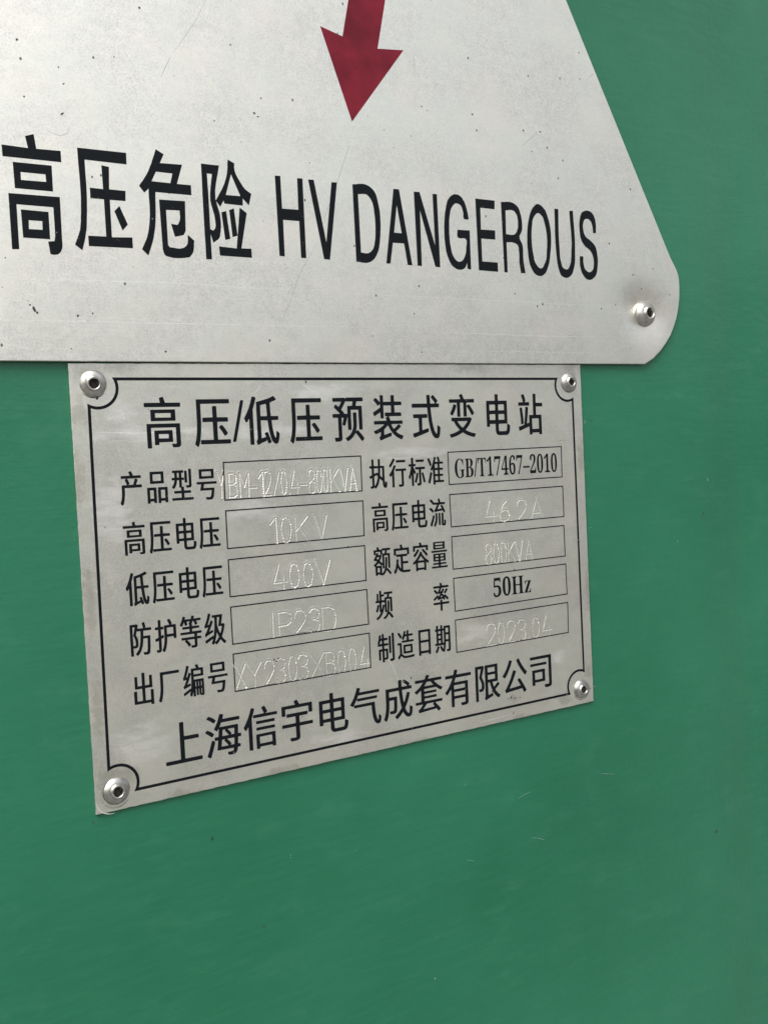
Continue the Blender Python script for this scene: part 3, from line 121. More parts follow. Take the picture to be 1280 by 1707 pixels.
'GB': [[126,-5,108,-2,94,2,68,15,54,25,46,33,32,54,25,68,20,80,15,110,15,134,16,144,19,160,24,176,36,198,51,216,72,232,90,241,106,246,122,249,150,249,172,245,202,234,210,234,214,235,217,238,224,248,228,249,232,248,234,244,234,170,234,167,232,165,228,165,224,167,218,182,210,196,196,214,178,227,166,234,154,237,144,238,128,236,114,230,102,220,94,208,89,198,82,174,79,150,78,112,80,86,85,62,93,44,102,29,112,18,118,14,134,8,142,7,156,7,166,9,174,13,178,18,182,24,184,38,184,68,183,78,181,86,178,90,172,94,162,97,150,98,148,102,150,105,262,106,266,106,268,104,266,98,254,96,248,94,244,90,241,84,239,74,239,20,238,15,214,6,184,-2,160,-5],[1544,-4,1522,-1,1502,8,1493,14,1484,24,1474,39,1465,60,1459,86,1457,114,1459,152,1465,182,1472,200,1485,224,1500,240,1516,251,1536,258,1558,261,1578,260,1590,258,1602,253,1610,248,1616,242,1621,234,1624,222,1623,214,1620,208,1614,202,1608,197,1596,194,1582,193,1580,196,1580,206,1577,220,1574,228,1569,234,1564,238,1560,239,1550,239,1542,236,1534,230,1528,224,1518,204,1511,176,1508,148,1510,147,1532,155,1558,158,1582,155,1600,147,1610,138,1615,132,1624,116,1629,98,1630,82,1629,68,1627,56,1622,42,1613,26,1604,15,1592,7,1578,1,1560,-3],[2324,-4,2304,-2,2284,5,2271,16,2263,24,2256,34,2246,58,2240,84,2237,116,2237,142,2240,174,2245,198,2251,214,2260,230,2272,244,2288,254,2304,259,2326,261,2346,259,2356,256,2366,251,2374,247,2383,238,2394,223,2403,204,2410,178,2413,156,2414,120,2412,92,2407,66,2400,46,2390,28,2376,13,2360,3,2340,-3],[2726,-4,2708,-2,2694,2,2686,6,2672,17,2659,34,2652,46,2648,58,2643,80,2640,108,2640,150,2642,172,2648,198,2653,214,2665,234,2678,246,2692,254,2708,259,2728,261,2748,259,2758,256,2768,252,2778,245,2788,236,2798,222,2805,206,2812,180,2816,148,2816,112,2814,90,2808,60,2801,42,2790,24,2776,11,2762,3,2748,-2],[516,-3,513,0,514,4,582,246,586,249,606,249,607,246,607,244,539,0,538,-2,534,-3],[284,0,281,4,282,9,298,13,306,18,310,24,312,34,312,206,310,218,306,228,298,233,282,236,280,238,281,242,286,244,400,244,414,243,430,241,446,237,460,230,470,223,478,212,483,202,484,180,480,166,474,157,462,145,450,140,434,134,432,132,434,131,456,124,470,117,480,110,487,102,491,94,496,78,496,60,491,44,482,28,470,18,456,10,440,4,422,1,408,0],[662,0,660,4,662,8,678,12,687,18,691,24,694,34,694,230,692,232,688,232,670,230,658,225,648,219,640,210,633,198,629,188,626,172,624,170,620,170,617,172,616,174,617,242,622,244,830,243,831,238,831,176,830,172,828,170,824,170,822,172,815,198,809,208,800,218,786,226,772,231,756,232,753,230,752,228,752,32,754,24,759,16,768,12,784,8,786,6,785,2,780,0],[874,0,873,2,872,4,872,16,874,18,908,20,915,24,919,32,920,42,920,216,918,219,916,219,904,204,890,191,882,187,874,185,865,188,858,194,854,202,853,210,856,213,880,222,892,228,932,257,936,258,970,258,972,256,973,252,973,46,974,32,978,24,984,20,990,19,1020,18,1021,16,1021,2,1019,0,1016,0],[1102,0,1100,2,1101,6,1190,210,1192,216,1186,218,1100,218,1092,217,1086,214,1080,208,1075,182,1072,181,1056,181,1055,184,1056,255,1058,257,1062,257,1226,256,1228,252,1227,238,1130,3,1126,0],[1308,0,1306,2,1305,4,1305,16,1306,18,1320,19,1330,21,1338,25,1341,30,1344,40,1343,66,1338,67,1248,67,1245,70,1246,90,1346,256,1350,257,1394,257,1396,255,1397,252,1397,94,1400,91,1432,91,1434,89,1434,86,1434,70,1432,68,1402,67,1398,66,1397,38,1400,30,1404,24,1412,21,1428,19,1430,18,1431,2,1429,0,1426,0],[1704,0,1703,2,1705,8,1796,216,1795,218,1792,218,1702,218,1696,217,1690,214,1684,208,1682,202,1680,184,1678,182,1660,181,1658,184,1658,188,1660,255,1662,257,1666,257,1830,256,1832,252,1831,238,1734,4,1732,1,1730,0],[2038,0,2037,2,2036,4,2037,36,2042,44,2103,106,2122,130,2132,144,2139,160,2143,176,2145,194,2144,212,2142,220,2139,226,2134,232,2130,236,2116,239,2106,237,2100,234,2092,224,2086,208,2083,178,2082,177,2072,177,2058,180,2050,184,2046,188,2042,192,2039,200,2038,206,2038,218,2043,232,2050,240,2062,249,2076,255,2092,259,2114,261,2134,260,2152,257,2168,251,2180,244,2186,237,2193,228,2197,218,2199,208,2199,194,2198,186,2193,172,2180,151,2158,124,2074,42,2080,40,2162,40,2170,44,2178,50,2183,60,2188,75,2192,76,2206,76,2208,74,2208,70,2206,2,2204,1,2200,0],[2464,0,2462,2,2461,4,2461,16,2462,18,2498,20,2504,24,2508,32,2508,216,2506,218,2504,218,2487,198,2477,190,2470,187,2462,185,2454,187,2448,192,2443,200,2442,210,2444,213,2462,219,2478,227,2520,257,2560,258,2562,256,2562,252,2562,36,2566,26,2572,21,2578,19,2608,18,2610,16,2610,2,2608,0,2604,0],[384,14,396,13,408,15,418,20,424,26,429,36,432,48,433,56,433,80,428,100,424,108,416,115,410,119,400,122,384,124,374,124,371,122,370,120,370,28,371,22,374,18,378,16],[1544,20,1550,20,1558,23,1568,32,1573,42,1575,50,1577,62,1578,80,1576,104,1573,114,1570,120,1560,132,1554,134,1544,136,1532,133,1518,127,1509,120,1508,114,1510,80,1516,52,1522,40,1528,31,1534,24],[2320,20,2330,20,2338,23,2343,28,2348,36,2352,48,2355,66,2358,106,2358,152,2356,182,2353,206,2349,220,2344,229,2336,235,2328,237,2320,237,2314,234,2307,228,2303,220,2298,204,2296,192,2293,156,2293,102,2295,74,2299,50,2302,38,2306,30,2313,24],[2723,20,2732,20,2738,22,2745,28,2750,34,2755,50,2758,70,2760,96,2760,162,2755,206,2752,216,2747,228,2740,234,2730,237,2720,236,2714,232,2709,226,2704,216,2700,200,2697,178,2695,140,2696,92,2701,50,2705,38,2710,28,2716,23],[1842,80,1840,84,1840,98,1841,102,1844,103,2022,103,2026,102,2027,100,2027,84,2026,81,2024,80],[1273,92,1338,91,1343,92,1344,172,1346,210,1344,215,1274,98,1272,94],[372,136,390,136,404,140,415,148,421,158,424,170,425,180,425,190,423,206,416,221,411,226,404,230,388,233,380,232,374,229,371,224,370,216,370,140,370,138]],
'HZ': [[82,-4,62,-2,48,1,34,8,26,14,19,22,15,32,14,40,17,52,20,56,25,60,32,64,40,65,43,62,45,50,49,40,54,33,60,27,68,24,76,22,90,22,100,25,108,28,115,36,123,50,127,70,127,86,126,94,123,106,118,116,110,123,100,129,88,132,64,132,38,126,26,131,23,134,22,140,33,254,35,256,38,257,166,257,169,254,170,242,171,196,170,194,168,192,152,193,145,212,142,215,136,217,60,217,58,216,56,214,51,162,51,154,52,152,78,156,102,156,126,152,142,146,158,136,168,125,175,116,179,106,182,88,182,70,179,52,172,36,160,21,146,11,126,2,104,-3],[300,-4,276,-1,260,6,247,16,234,32,224,52,219,70,214,106,213,130,214,152,218,184,226,212,237,230,250,244,262,252,280,259,302,261,322,259,332,256,342,252,352,245,362,236,372,222,381,200,387,174,390,148,390,112,388,90,382,60,375,42,364,24,350,11,336,3,322,-2],[414,0,411,4,412,8,426,12,434,15,439,22,442,32,442,210,441,218,436,226,428,232,412,236,411,240,412,243,526,244,531,242,532,238,530,236,510,230,504,226,501,218,500,208,500,138,502,135,506,134,582,134,586,136,586,206,584,220,581,226,576,230,556,236,554,240,556,243,668,244,673,242,674,238,672,236,656,232,648,226,645,216,643,204,643,44,644,32,647,22,652,15,658,12,673,8,674,4,672,1,556,1,554,4,556,9,568,11,576,14,581,18,584,26,586,42,586,116,582,118,506,118,502,117,500,114,500,38,501,28,504,22,508,16,516,12,530,9,532,6,531,2,526,0],[692,0,690,4,691,10,771,152,770,154,768,154,744,154,734,152,726,149,720,144,715,138,706,118,700,116,698,118,697,122,699,158,701,164,706,166,828,165,830,164,830,158,828,152,752,16,752,14,754,13,768,13,788,16,798,20,806,26,811,34,822,56,824,58,828,58,831,54,826,2,822,0],[296,20,306,20,312,22,319,28,324,34,330,56,334,96,334,162,329,206,326,216,321,228,314,234,304,237,294,236,288,233,284,227,278,218,275,206,272,188,269,142,270,92,275,50,278,40,284,30,288,24]],
},
}
BIG = [
[[-292,974,-186,972,-195,1021,-159,1034,-152,973,-51,976,-51,928,-291,926],[-252,907,-93,909,-94,799,-250,798],[-223,868,-121,869,-120,837,-223,835],[-278,775,-67,778,-69,593,-69,582,-69,572,-70,562,-73,553,-76,547,-79,542,-83,538,-87,534,-92,531,-98,530,-104,529,-109,529,-112,529,-115,530,-119,531,-122,532,-128,584,-101,588,-97,612,-97,732,-248,731,-249,543,-278,541],[-232,711,-119,710,-119,594,-230,593],[-203,668,-147,669,-148,632,-204,631]],
[[20,999,235,1002,234,951,49,951,49,896,50,841,49,786,46,730,44,706,42,681,40,656,35,632,31,612,26,593,20,574,15,556,-15,579,-9,595,-2,611,4,627,10,643,13,662,16,681,17,700,19,719,23,790,23,860,21,929],[121,935,154,931,149,833,222,833,219,788,149,787,148,623,240,629,240,581,44,577,44,622,123,624,123,787,64,786,64,832,122,831],[190,764,223,685,198,656,166,739]],
[[372,1035,408,1016,388,975,493,979,463,889,530,890,530,844,359,842,357,805,356,769,354,732,350,695,348,681,345,666,342,652,339,638,333,617,325,595,317,574,309,553,281,580,288,594,295,608,302,622,308,636,313,652,317,669,320,685,323,702,327,740,328,778,327,816,328,854,307,834,285,863,295,877,305,890,314,904,323,918,332,934,339,951,347,968,353,985,358,998,363,1010,367,1022],[367,934,444,934,432,889,344,889],[374,810,497,814,492,678,481,658,439,647,424,705,455,702,457,706,460,710,462,714,464,718,468,730,469,743,468,756,468,769,404,766,404,608,412,598,428,597,445,595,462,595,478,600,481,602,485,605,488,607,491,610,498,621,500,634,500,648,501,661,531,636,529,622,528,608,526,594,522,581,518,575,514,570,509,564,505,559,498,557,490,556,483,554,475,553,459,551,442,550,427,550,411,553,405,554,398,555,392,557,387,560,384,566,381,572,380,579,378,585]],
[[585,995,674,996,665,956,655,917,648,877,647,838,651,821,656,803,661,786,665,768,667,748,668,728,667,707,664,687,662,679,661,672,659,664,655,657,649,650,641,645,633,639,625,634,613,673,613,555,585,555,585,593,585,630,584,667,584,704,584,777,584,850,585,922],[611,953,636,952,631,922,626,892,622,861,621,831,625,808,631,785,637,762,640,738,640,728,641,718,640,708,636,699,634,697,631,694,629,692,627,690,613,696,613,735,613,773,613,811,613,850,613,875,612,901,612,927],[719,1029,752,1015,751,1010,751,1005,750,1000,750,995,752,977,759,960,768,944,778,928,783,921,787,914,792,908,798,901,805,895,814,890,822,885,831,880,815,824,785,854,784,820,691,821,687,835,669,804,648,831,659,850,670,868,681,886,691,905,697,918,702,932,707,946,711,960,714,977,716,994,717,1012],[732,962,774,864,700,862],[673,779,697,787,711,658,685,651],[713,793,737,803,749,676,723,667],[767,810,802,786,765,617,816,619,817,576,654,576,652,619,741,615]],
[[960,980,989,982,990,825,1078,827,1080,981,1109,982,1108,593,1080,593,1079,772,992,771,991,594,963,595]],
[[1140,981,1171,982,1225,679,1271,981,1302,983,1241,594,1208,595]],
[[1391,983,1412,986,1433,990,1454,992,1474,989,1486,985,1497,979,1507,972,1516,964,1526,950,1532,934,1536,917,1540,899,1544,878,1547,857,1548,835,1548,813,1548,793,1547,773,1545,753,1543,732,1540,713,1537,695,1533,676,1527,657,1521,646,1516,635,1509,625,1501,615,1494,610,1487,604,1480,600,1472,596,1453,591,1433,591,1413,593,1393,594],[1421,937,1434,938,1447,940,1460,941,1471,940,1480,935,1486,929,1492,923,1497,915,1505,901,1509,884,1512,867,1513,850,1515,832,1516,814,1516,796,1516,777,1515,759,1514,740,1512,721,1508,703,1506,693,1504,684,1500,674,1496,665,1490,659,1485,653,1478,648,1471,644,1459,640,1447,640,1435,642,1423,642]],
[[1636,985,1670,986,1733,596,1704,596,1687,707,1618,706,1597,597,1572,596],[1652,903,1675,759,1628,759]],
[[1762,983,1798,985,1884,710,1881,983,1909,985,1911,596,1880,598,1796,889,1793,596,1766,597]],
[[2114,869,2112,880,2110,892,2108,903,2105,914,2102,927,2098,940,2093,952,2087,964,2081,971,2076,979,2069,985,2061,990,2053,994,2044,996,2034,996,2025,996,2014,992,2005,987,1996,980,1988,972,1977,958,1971,942,1966,925,1962,909,1956,885,1953,861,1950,837,1948,814,1947,790,1947,766,1948,743,1950,720,1952,701,1955,683,1960,665,1967,648,1972,637,1978,626,1986,615,1996,606,2005,601,2014,596,2024,592,2036,591,2044,591,2052,592,2060,594,2068,598,2076,604,2082,613,2087,622,2092,631,2092,622,2091,612,2092,603,2098,598,2102,597,2107,597,2112,597,2116,597,2117,809,2035,806,2034,795,2032,783,2032,772,2037,764,2048,761,2063,762,2077,764,2088,761,2094,752,2094,740,2092,727,2089,715,2088,702,2086,688,2082,675,2076,663,2072,656,2068,650,2063,644,2056,639,2051,637,2045,635,2039,634,2033,634,2024,637,2016,643,2009,650,2003,658,1995,671,1991,685,1988,700,1985,715,1982,735,1981,754,1980,774,1980,794,1981,814,1982,835,1983,855,1987,875,1990,888,1993,902,1998,915,2006,927,2011,933,2017,939,2024,944,2031,948,2039,948,2046,947,2052,945,2058,943,2066,936,2071,928,2074,918,2077,908,2079,897,2078,884,2079,873,2086,866,2093,866,2100,866,2107,868]],
[[2164,986,2297,987,2294,939,2196,939,2194,820,2292,823,2291,772,2194,771,2195,646,2302,646,2302,595,2169,596]],
[[2341,984,2362,986,2382,989,2403,990,2422,988,2431,985,2440,981,2448,977,2455,972,2463,964,2469,954,2474,943,2477,932,2482,920,2484,907,2486,893,2487,880,2487,869,2487,857,2486,846,2483,834,2478,826,2473,818,2467,810,2464,802,2465,791,2471,780,2478,769,2484,758,2487,738,2487,717,2486,695,2487,674,2489,655,2492,636,2495,617,2499,599,2466,597,2464,612,2461,627,2459,642,2457,657,2457,672,2458,688,2458,703,2457,718,2456,728,2456,738,2453,748,2447,755,2442,759,2435,761,2428,763,2420,765,2408,766,2395,765,2383,764,2370,763,2370,595,2347,596],[2371,940,2386,942,2401,945,2416,946,2429,943,2436,939,2441,934,2446,928,2450,922,2454,912,2456,901,2457,889,2457,878,2457,868,2456,858,2455,849,2451,839,2448,832,2444,825,2439,819,2433,813,2418,808,2402,807,2386,808,2369,809]],
[[2602,997,2615,997,2628,993,2639,986,2649,978,2662,966,2670,951,2676,935,2682,919,2689,897,2694,874,2697,851,2698,828,2698,804,2697,781,2694,758,2691,734,2687,712,2683,690,2678,668,2669,647,2664,635,2658,624,2651,612,2641,603,2634,598,2627,593,2619,590,2610,588,2601,588,2592,589,2583,592,2575,595,2564,602,2556,611,2549,621,2542,632,2532,653,2527,676,2524,699,2522,722,2520,745,2519,768,2520,791,2521,814,2523,837,2526,861,2531,884,2537,907,2543,924,2549,940,2557,956,2568,971,2576,979,2583,986,2592,993],[2605,946,2613,945,2620,943,2626,939,2632,934,2642,925,2647,912,2651,899,2655,886,2660,870,2663,852,2666,835,2667,818,2668,798,2667,779,2666,759,2663,740,2661,722,2660,704,2656,686,2648,669,2641,658,2634,646,2625,636,2612,632,2603,634,2596,638,2589,644,2583,650,2573,663,2567,678,2564,694,2561,710,2557,729,2555,748,2553,767,2553,786,2552,805,2553,824,2555,844,2558,863,2561,879,2563,896,2568,911,2578,926,2584,932,2590,938,2597,943]],
[[2731,982,2760,983,2759,926,2757,868,2757,811,2760,754,2760,735,2761,715,2763,695,2768,677,2771,667,2774,657,2779,649,2788,642,2794,640,2800,639,2807,638,2814,639,2822,643,2827,649,2832,657,2836,665,2843,681,2846,697,2848,713,2849,729,2855,792,2853,855,2848,918,2845,980,2872,983,2875,924,2879,865,2881,806,2879,747,2878,723,2877,699,2874,675,2867,651,2862,638,2857,625,2849,612,2838,602,2831,597,2823,593,2815,590,2806,588,2796,589,2787,591,2778,594,2770,598,2760,607,2754,619,2750,632,2746,644,2741,663,2738,682,2736,702,2734,721,2730,786,2729,851,2731,917]],
[[3049,867,3050,878,3050,889,3051,900,3051,911,3050,923,3049,935,3046,947,3042,958,3038,965,3034,972,3028,979,3022,984,3013,989,3004,992,2994,994,2984,994,2974,993,2964,990,2955,986,2946,982,2937,973,2932,962,2928,951,2925,940,2921,924,2919,908,2919,892,2920,876,2921,860,2923,844,2926,829,2933,814,2938,806,2944,798,2951,791,2958,784,2968,778,2980,772,2991,766,3000,759,3007,751,3013,743,3017,734,3021,724,3024,713,3025,701,3025,689,3024,677,3022,668,3021,659,3017,651,3011,644,3006,640,3000,636,2994,633,2987,632,2978,633,2971,635,2964,640,2957,645,2951,652,2947,661,2945,670,2943,680,2941,690,2941,700,2942,711,2942,722,2915,722,2914,707,2914,692,2913,677,2915,662,2918,650,2922,638,2927,626,2935,615,2941,608,2948,600,2956,594,2966,589,2972,588,2979,587,2986,586,2993,587,3004,590,3014,595,3023,602,3032,609,3041,621,3047,634,3050,648,3053,662,3056,683,3058,703,3057,723,3054,743,3052,755,3050,767,3046,779,3040,790,3032,798,3023,806,3013,813,3003,819,2994,825,2984,829,2974,834,2966,840,2959,849,2955,858,2951,868,2949,879,2947,889,2947,899,2948,909,2951,919,2953,925,2956,931,2960,937,2966,941,2971,943,2976,945,2982,945,2987,945,2995,944,3001,941,3007,936,3012,932,3016,925,3019,917,3021,909,3023,901,3025,892,3026,883,3026,874,3027,865]],
]
ROWS = [
('T', 'title', [('高', [12.20448, -15.00787, 0.02529, 0.03567]), ('压', [24.17685, -14.60549, 0.025, 0.03357]), ('/', [33.50387, -15.05203, 0.03377, 0.03953]), ('低', [36.78237, -15.09218, 0.0257, 0.03499]), ('压', [48.71054, -14.73451, 0.02558, 0.03394]), ('预', [60.66694, -14.84504, 0.02619, 0.03524]), ('装', [72.80206, -15.22227, 0.0251, 0.03634]), ('式', [84.3938, -14.93179, 0.02664, 0.03486]), ('变', [96.39371, -14.95952, 0.02639, 0.0349]), ('电', [108.59162, -15.04636, 0.0256, 0.03556]), ('站', [120.53968, -15.05992, 0.02617, 0.03559])]),
('C', 'model', [('产', [5.83033, -27.95159, 0.01521, 0.02273]), ('品', [11.82346, -27.93059, 0.01521, 0.02273]), ('型', [17.81659, -27.90959, 0.01521, 0.02273]), ('号', [23.80971, -27.88859, 0.01521, 0.02273])]),
('C', 'hv', [('高', [5.77085, -39.50396, 0.01483, 0.02279]), ('压', [11.76242, -39.48767, 0.01483, 0.02279]), ('电', [17.75398, -39.47137, 0.01483, 0.02279]), ('压', [23.74554, -39.45507, 0.01483, 0.02279])]),
('C', 'lv', [('低', [5.81379, -51.63957, 0.01451, 0.02387]), ('压', [11.8285, -51.5048, 0.01451, 0.02387]), ('电', [17.84321, -51.37003, 0.01451, 0.02387]), ('压', [23.85791, -51.23526, 0.01451, 0.02387])]),
('C', 'ip', [('防', [5.70457, -62.65996, 0.01511, 0.02286]), ('护', [11.63971, -62.62114, 0.01511, 0.02286]), ('等', [17.57484, -62.58232, 0.01511, 0.02286]), ('级', [23.50998, -62.5435, 0.01511, 0.02286])]),
('C', 'sn', [('出', [5.5546, -74.35131, 0.01498, 0.02311]), ('厂', [11.5788, -74.32811, 0.01498, 0.02311]), ('编', [17.603, -74.30491, 0.01498, 0.02311]), ('号', [23.6272, -74.2817, 0.01498, 0.02311])]),
('C', 'std', [('执', [70.92496, -27.88558, 0.01469, 0.0229]), ('行', [76.9423, -27.91145, 0.01469, 0.0229]), ('标', [82.95964, -27.93732, 0.01469, 0.0229]), ('准', [88.97698, -27.96319, 0.01469, 0.0229])]),
('C', 'cur', [('高', [70.80974, -39.29716, 0.01486, 0.02214]), ('压', [76.87991, -39.27105, 0.01486, 0.02214]), ('电', [82.95008, -39.24494, 0.01486, 0.02214]), ('流', [89.02025, -39.21883, 0.01486, 0.02214])]),
('C', 'cap', [('额', [70.65818, -50.92324, 0.01435, 0.02323]), ('定', [76.7106, -50.91887, 0.01435, 0.02323]), ('容', [82.76302, -50.91449, 0.01435, 0.02323]), ('量', [88.81545, -50.91012, 0.01435, 0.02323])]),
('C', 'freq', [('频', [70.74955, -62.50128, 0.0154, 0.02302]), ('率', [88.85914, -62.45518, 0.0154, 0.02302])]),
('C', 'date', [('制', [70.86237, -73.99337, 0.01523, 0.0228]), ('造', [76.85562, -73.95468, 0.01523, 0.0228]), ('日', [82.84887, -73.91599, 0.01523, 0.0228]), ('期', [88.84212, -73.8773, 0.01523, 0.0228])]),
('Z', 'company', [('上', [12.26438, -89.66226, 0.02654, 0.03128]), ('海', [22.14264, -89.64307, 0.02654, 0.03128]), ('信', [32.02091, -89.62387, 0.02654, 0.03128]), ('宇', [41.89917, -89.60468, 0.02654, 0.03128]), ('电', [51.77743, -89.58549, 0.02654, 0.03128]), ('气', [61.6557, -89.5663, 0.02654, 0.03128]), ('成', [71.53396, -89.5471, 0.02654, 0.03128]), ('套', [81.41222, -89.52791, 0.02654, 0.03128]), ('有', [91.29049, -89.50872, 0.02654, 0.03128]), ('限', [101.16875, -89.48952, 0.02654, 0.03128]), ('公', [111.04701, -89.47033, 0.02654, 0.03128]), ('司', [120.92528, -89.45114, 0.02654, 0.03128])]),
]
SERIF = [('GB', [97.73852, -27.16413, 0.01307, 0.02121]), ('HZ', [109.19182, -61.56435, 0.01666, 0.02113])]
BOXES = [
[[30.855, -19.978], [68.51, -19.936], [68.397, -28.971], [30.754, -28.986]],
[[30.764, -31.569], [68.512, -31.552], [68.399, -40.633], [30.717, -40.631]],
[[30.721, -43.333], [68.385, -43.219], [68.336, -52.351], [30.684, -52.291]],
[[30.643, -54.8], [68.408, -54.73], [68.479, -63.84], [30.648, -63.825]],
[[30.613, -66.237], [68.539, -66.241], [68.487, -75.329], [30.615, -75.365]],
[[95.844, -19.994], [136.409, -19.86], [136.342, -28.803], [95.871, -28.84]],
[[95.85, -31.594], [136.425, -31.562], [136.5, -40.557], [95.938, -40.491]],
[[95.919, -43.209], [136.376, -43.208], [136.448, -52.301], [95.944, -52.199]],
[[95.936, -54.73], [136.549, -54.71], [136.649, -63.708], [96.08, -63.868]],
[[95.951, -66.357], [136.75, -66.25], [136.624, -75.252], [95.993, -75.361]],
]
STAMPS = [
[['Y', 29.092, 30.843, -28.262, -22.244], ['B', 31.957, 33.893, -28.355, -22.751], ['M', 34.714, 37.002, -28.383, -22.742], ['-', 37.333, 38.984, -28.463, -22.855], ['1', 39.654, 40.754, -28.495, -22.831], ['2', 40.998, 42.845, -28.538, -22.606], ['/', 43.518, 45.045, -28.527, -22.936], ['0', 45.569, 47.006, -28.491, -22.721], ['.', 47.559, 48.041, -28.489, -22.793], ['4', 48.324, 50.579, -28.43, -22.777], ['-', 50.931, 52.507, -28.502, -22.822], ['8', 53.145, 54.985, -28.642, -22.775], ['0', 55.347, 56.774, -28.601, -22.805], ['0', 57.208, 58.502, -28.643, -22.793], ['K', 59.303, 61.848, -28.643, -22.855], ['V', 62.223, 64.43, -28.642, -22.822], ['A', 64.809, 66.853, -28.626, -22.775]],
[['1', 42.02, 43.673, -40.32, -34.295], ['0', 44.897, 47.642, -40.448, -34.211], ['K', 48.885, 52.303, -40.482, -34.44], ['V', 54.212, 57.709, -40.456, -34.486]],
[['4', 42.263, 45.899, -51.813, -45.773], ['0', 46.528, 49.146, -51.836, -45.944], ['0', 50.249, 52.909, -51.937, -46.026], ['V', 53.883, 58.027, -51.929, -45.934]],
[['I', 41.175, 41.476, -63.56, -57.586], ['P', 42.937, 46.441, -63.797, -57.723], ['2', 47.241, 50.342, -63.678, -57.805], ['3', 51.465, 54.146, -63.764, -57.784], ['D', 55.121, 58.813, -63.919, -57.944]],
[['X', 30.909, 33.47, -74.813, -69.115], ['Y', 34.102, 37.624, -74.986, -69.242], ['2', 38.429, 41.076, -75.246, -69.105], ['3', 41.738, 43.948, -75.164, -68.982], ['0', 44.933, 47.174, -75.094, -68.928], ['3', 47.679, 50.272, -75.148, -69.003], ['X', 51.11, 54.903, -75.314, -69.295], ['B', 55.424, 57.936, -75.476, -69.471], ['0', 58.81, 61.016, -75.44, -69.394], ['0', 62.069, 64.133, -75.42, -69.395], ['4', 65.545, 68.342, -75.464, -69.544]],
[['4', 107.781, 111.575, -39.999, -34.269], ['6', 112.798, 116.134, -40.218, -34.575], ['.', 116.495, 117.026, -40.249, -34.582], ['2', 118.995, 122.41, -40.4, -34.55], ['A', 124.06, 128.464, -40.468, -34.557]],
[['8', 107.178, 109.241, -51.973, -46.208], ['0', 109.946, 111.857, -51.957, -46.162], ['0', 112.569, 114.499, -51.932, -46.109], ['K', 115.211, 117.516, -51.98, -46.295], ['V', 117.887, 120.575, -51.916, -46.314], ['A', 121.488, 124.03, -52.026, -46.415]],
[['2', 106.381, 109.488, -74.966, -68.825], ['0', 110.382, 112.656, -74.91, -68.868], ['2', 113.733, 116.571, -74.995, -68.911], ['3', 117.661, 120.36, -75.163, -69.064], ['.', 121.216, 121.725, -74.93, -69.004], ['0', 122.944, 125.512, -74.906, -69.065], ['4', 126.829, 130.184, -74.911, -69.17]],
]
FRAME = [[0.169, -0.172], [141.474, 0.019], [142.182, -93.734], [-0.626, -93.929]]
PLATE = [[-3.548, 3.531], [144.914, 4.518], [145.705, -97.672], [-4.052, -97.777]]
RIVETS = [[1.35, -1.215], [140.325, -1.005], [140.942, -93.069], [0.817, -93.226]]
SIGN_RIVET = [172.183, 20.454]
OUTLINE = [[171.322, 4.588], [175.086, 6.377], [178.252, 8.704], [181.118, 11.46], [183.156, 13.88], [184.7, 16.545], [185.952, 19.25], [186.838, 22.233], [187.465, 25.55], [187.652, 28.773], [187.589, 31.226], [187.275, 32.888], [186.297, 34.885], [183.898, 38.263]]
ARROW = [[70.343, 64.905], [62.495, 87.09], [68.736, 85.713], [70.907, 94.925], [81.866, 97.087], [78.921, 84.461], [86.832, 85.408]]
# ------------------------------------------------------------------ decoding of the outlines
def decode(polys, sc=1.0):
    """Flat x, z, x, z lists of whole numbers to outlines."""
    return [[(q[i] / sc, q[i + 1] / sc) for i in range(0, len(q), 2)] for q in polys]


# ------------------------------------------------------------------ depths (mm, negative = towards the viewer)
Y_PLATE = -0.8
Y_SIGN = -1.4
PRINT = 0.03

# ------------------------------------------------------------------ materials


def nodes(name):
    m = bpy.data.materials.new(name)
    m.use_nodes = True
    t = m.node_tree
    return m, t, t.nodes['Principled BSDF']


def N(t, kind, **kw):
    n = t.nodes.new(kind)
    for k, v in kw.items():
        if k in n.inputs:
            n.inputs[k].default_value = v
        else:
            setattr(n, k, v)
    return n


def pos(t, scale=(1, 1, 1)):
    g = t.nodes.new('ShaderNodeNewGeometry')
    mp = t.nodes.new('ShaderNodeMapping')
    mp.inputs['Scale'].default_value = scale
    t.links.new(g.outputs['Position'], mp.inputs['Vector'])
    return mp.outputs[0]


def noise(t, scale, vec, detail=3, rough=0.55):
    n = N(t, 'ShaderNodeTexNoise', Scale=scale, Detail=detail, Roughness=rough)
    t.links.new(vec, n.inputs['Vector'])
    return n.outputs['Fac']


def ramp(t, fac, stops):
    r = t.nodes.new('ShaderNodeValToRGB')
    e = r.color_ramp.elements
    while len(e) < len(stops):
        e.new(0.5)
    for q, (p, c) in zip(e, stops):
        q.position = p
        q.color = (c, c, c, 1) if isinstance(c, (int, float)) else (*c, 1)
    t.links.new(fac, r.inputs[0])
    return r.outputs[0]


def mix(t, fac, a, b, mode='MIX'):
    m = t.nodes.new('ShaderNodeMix')
    m.data_type = 'RGBA'
    m.blend_type = mode
    for sock, v in ((m.inputs[0], fac), (m.inputs[6], a), (m.inputs[7], b)):
        if hasattr(v, 'links') or hasattr(v, 'is_linked'):
            t.links.new(v, sock)
        elif isinstance(v, (int, float)):
            sock.default_value = v
        else:
            sock.default_value = (*v, 1)
    return m.outputs[2]


def maths(t, op, a, b=0.0):
    m = t.nodes.new('ShaderNodeMath')
    m.operation = op
    for sock, v in ((m.inputs[0], a), (m.inputs[1], b)):
        if hasattr(v, 'is_linked'):
            t.links.new(v, sock)
        else:
            sock.default_value = v
    return m.outputs[0]


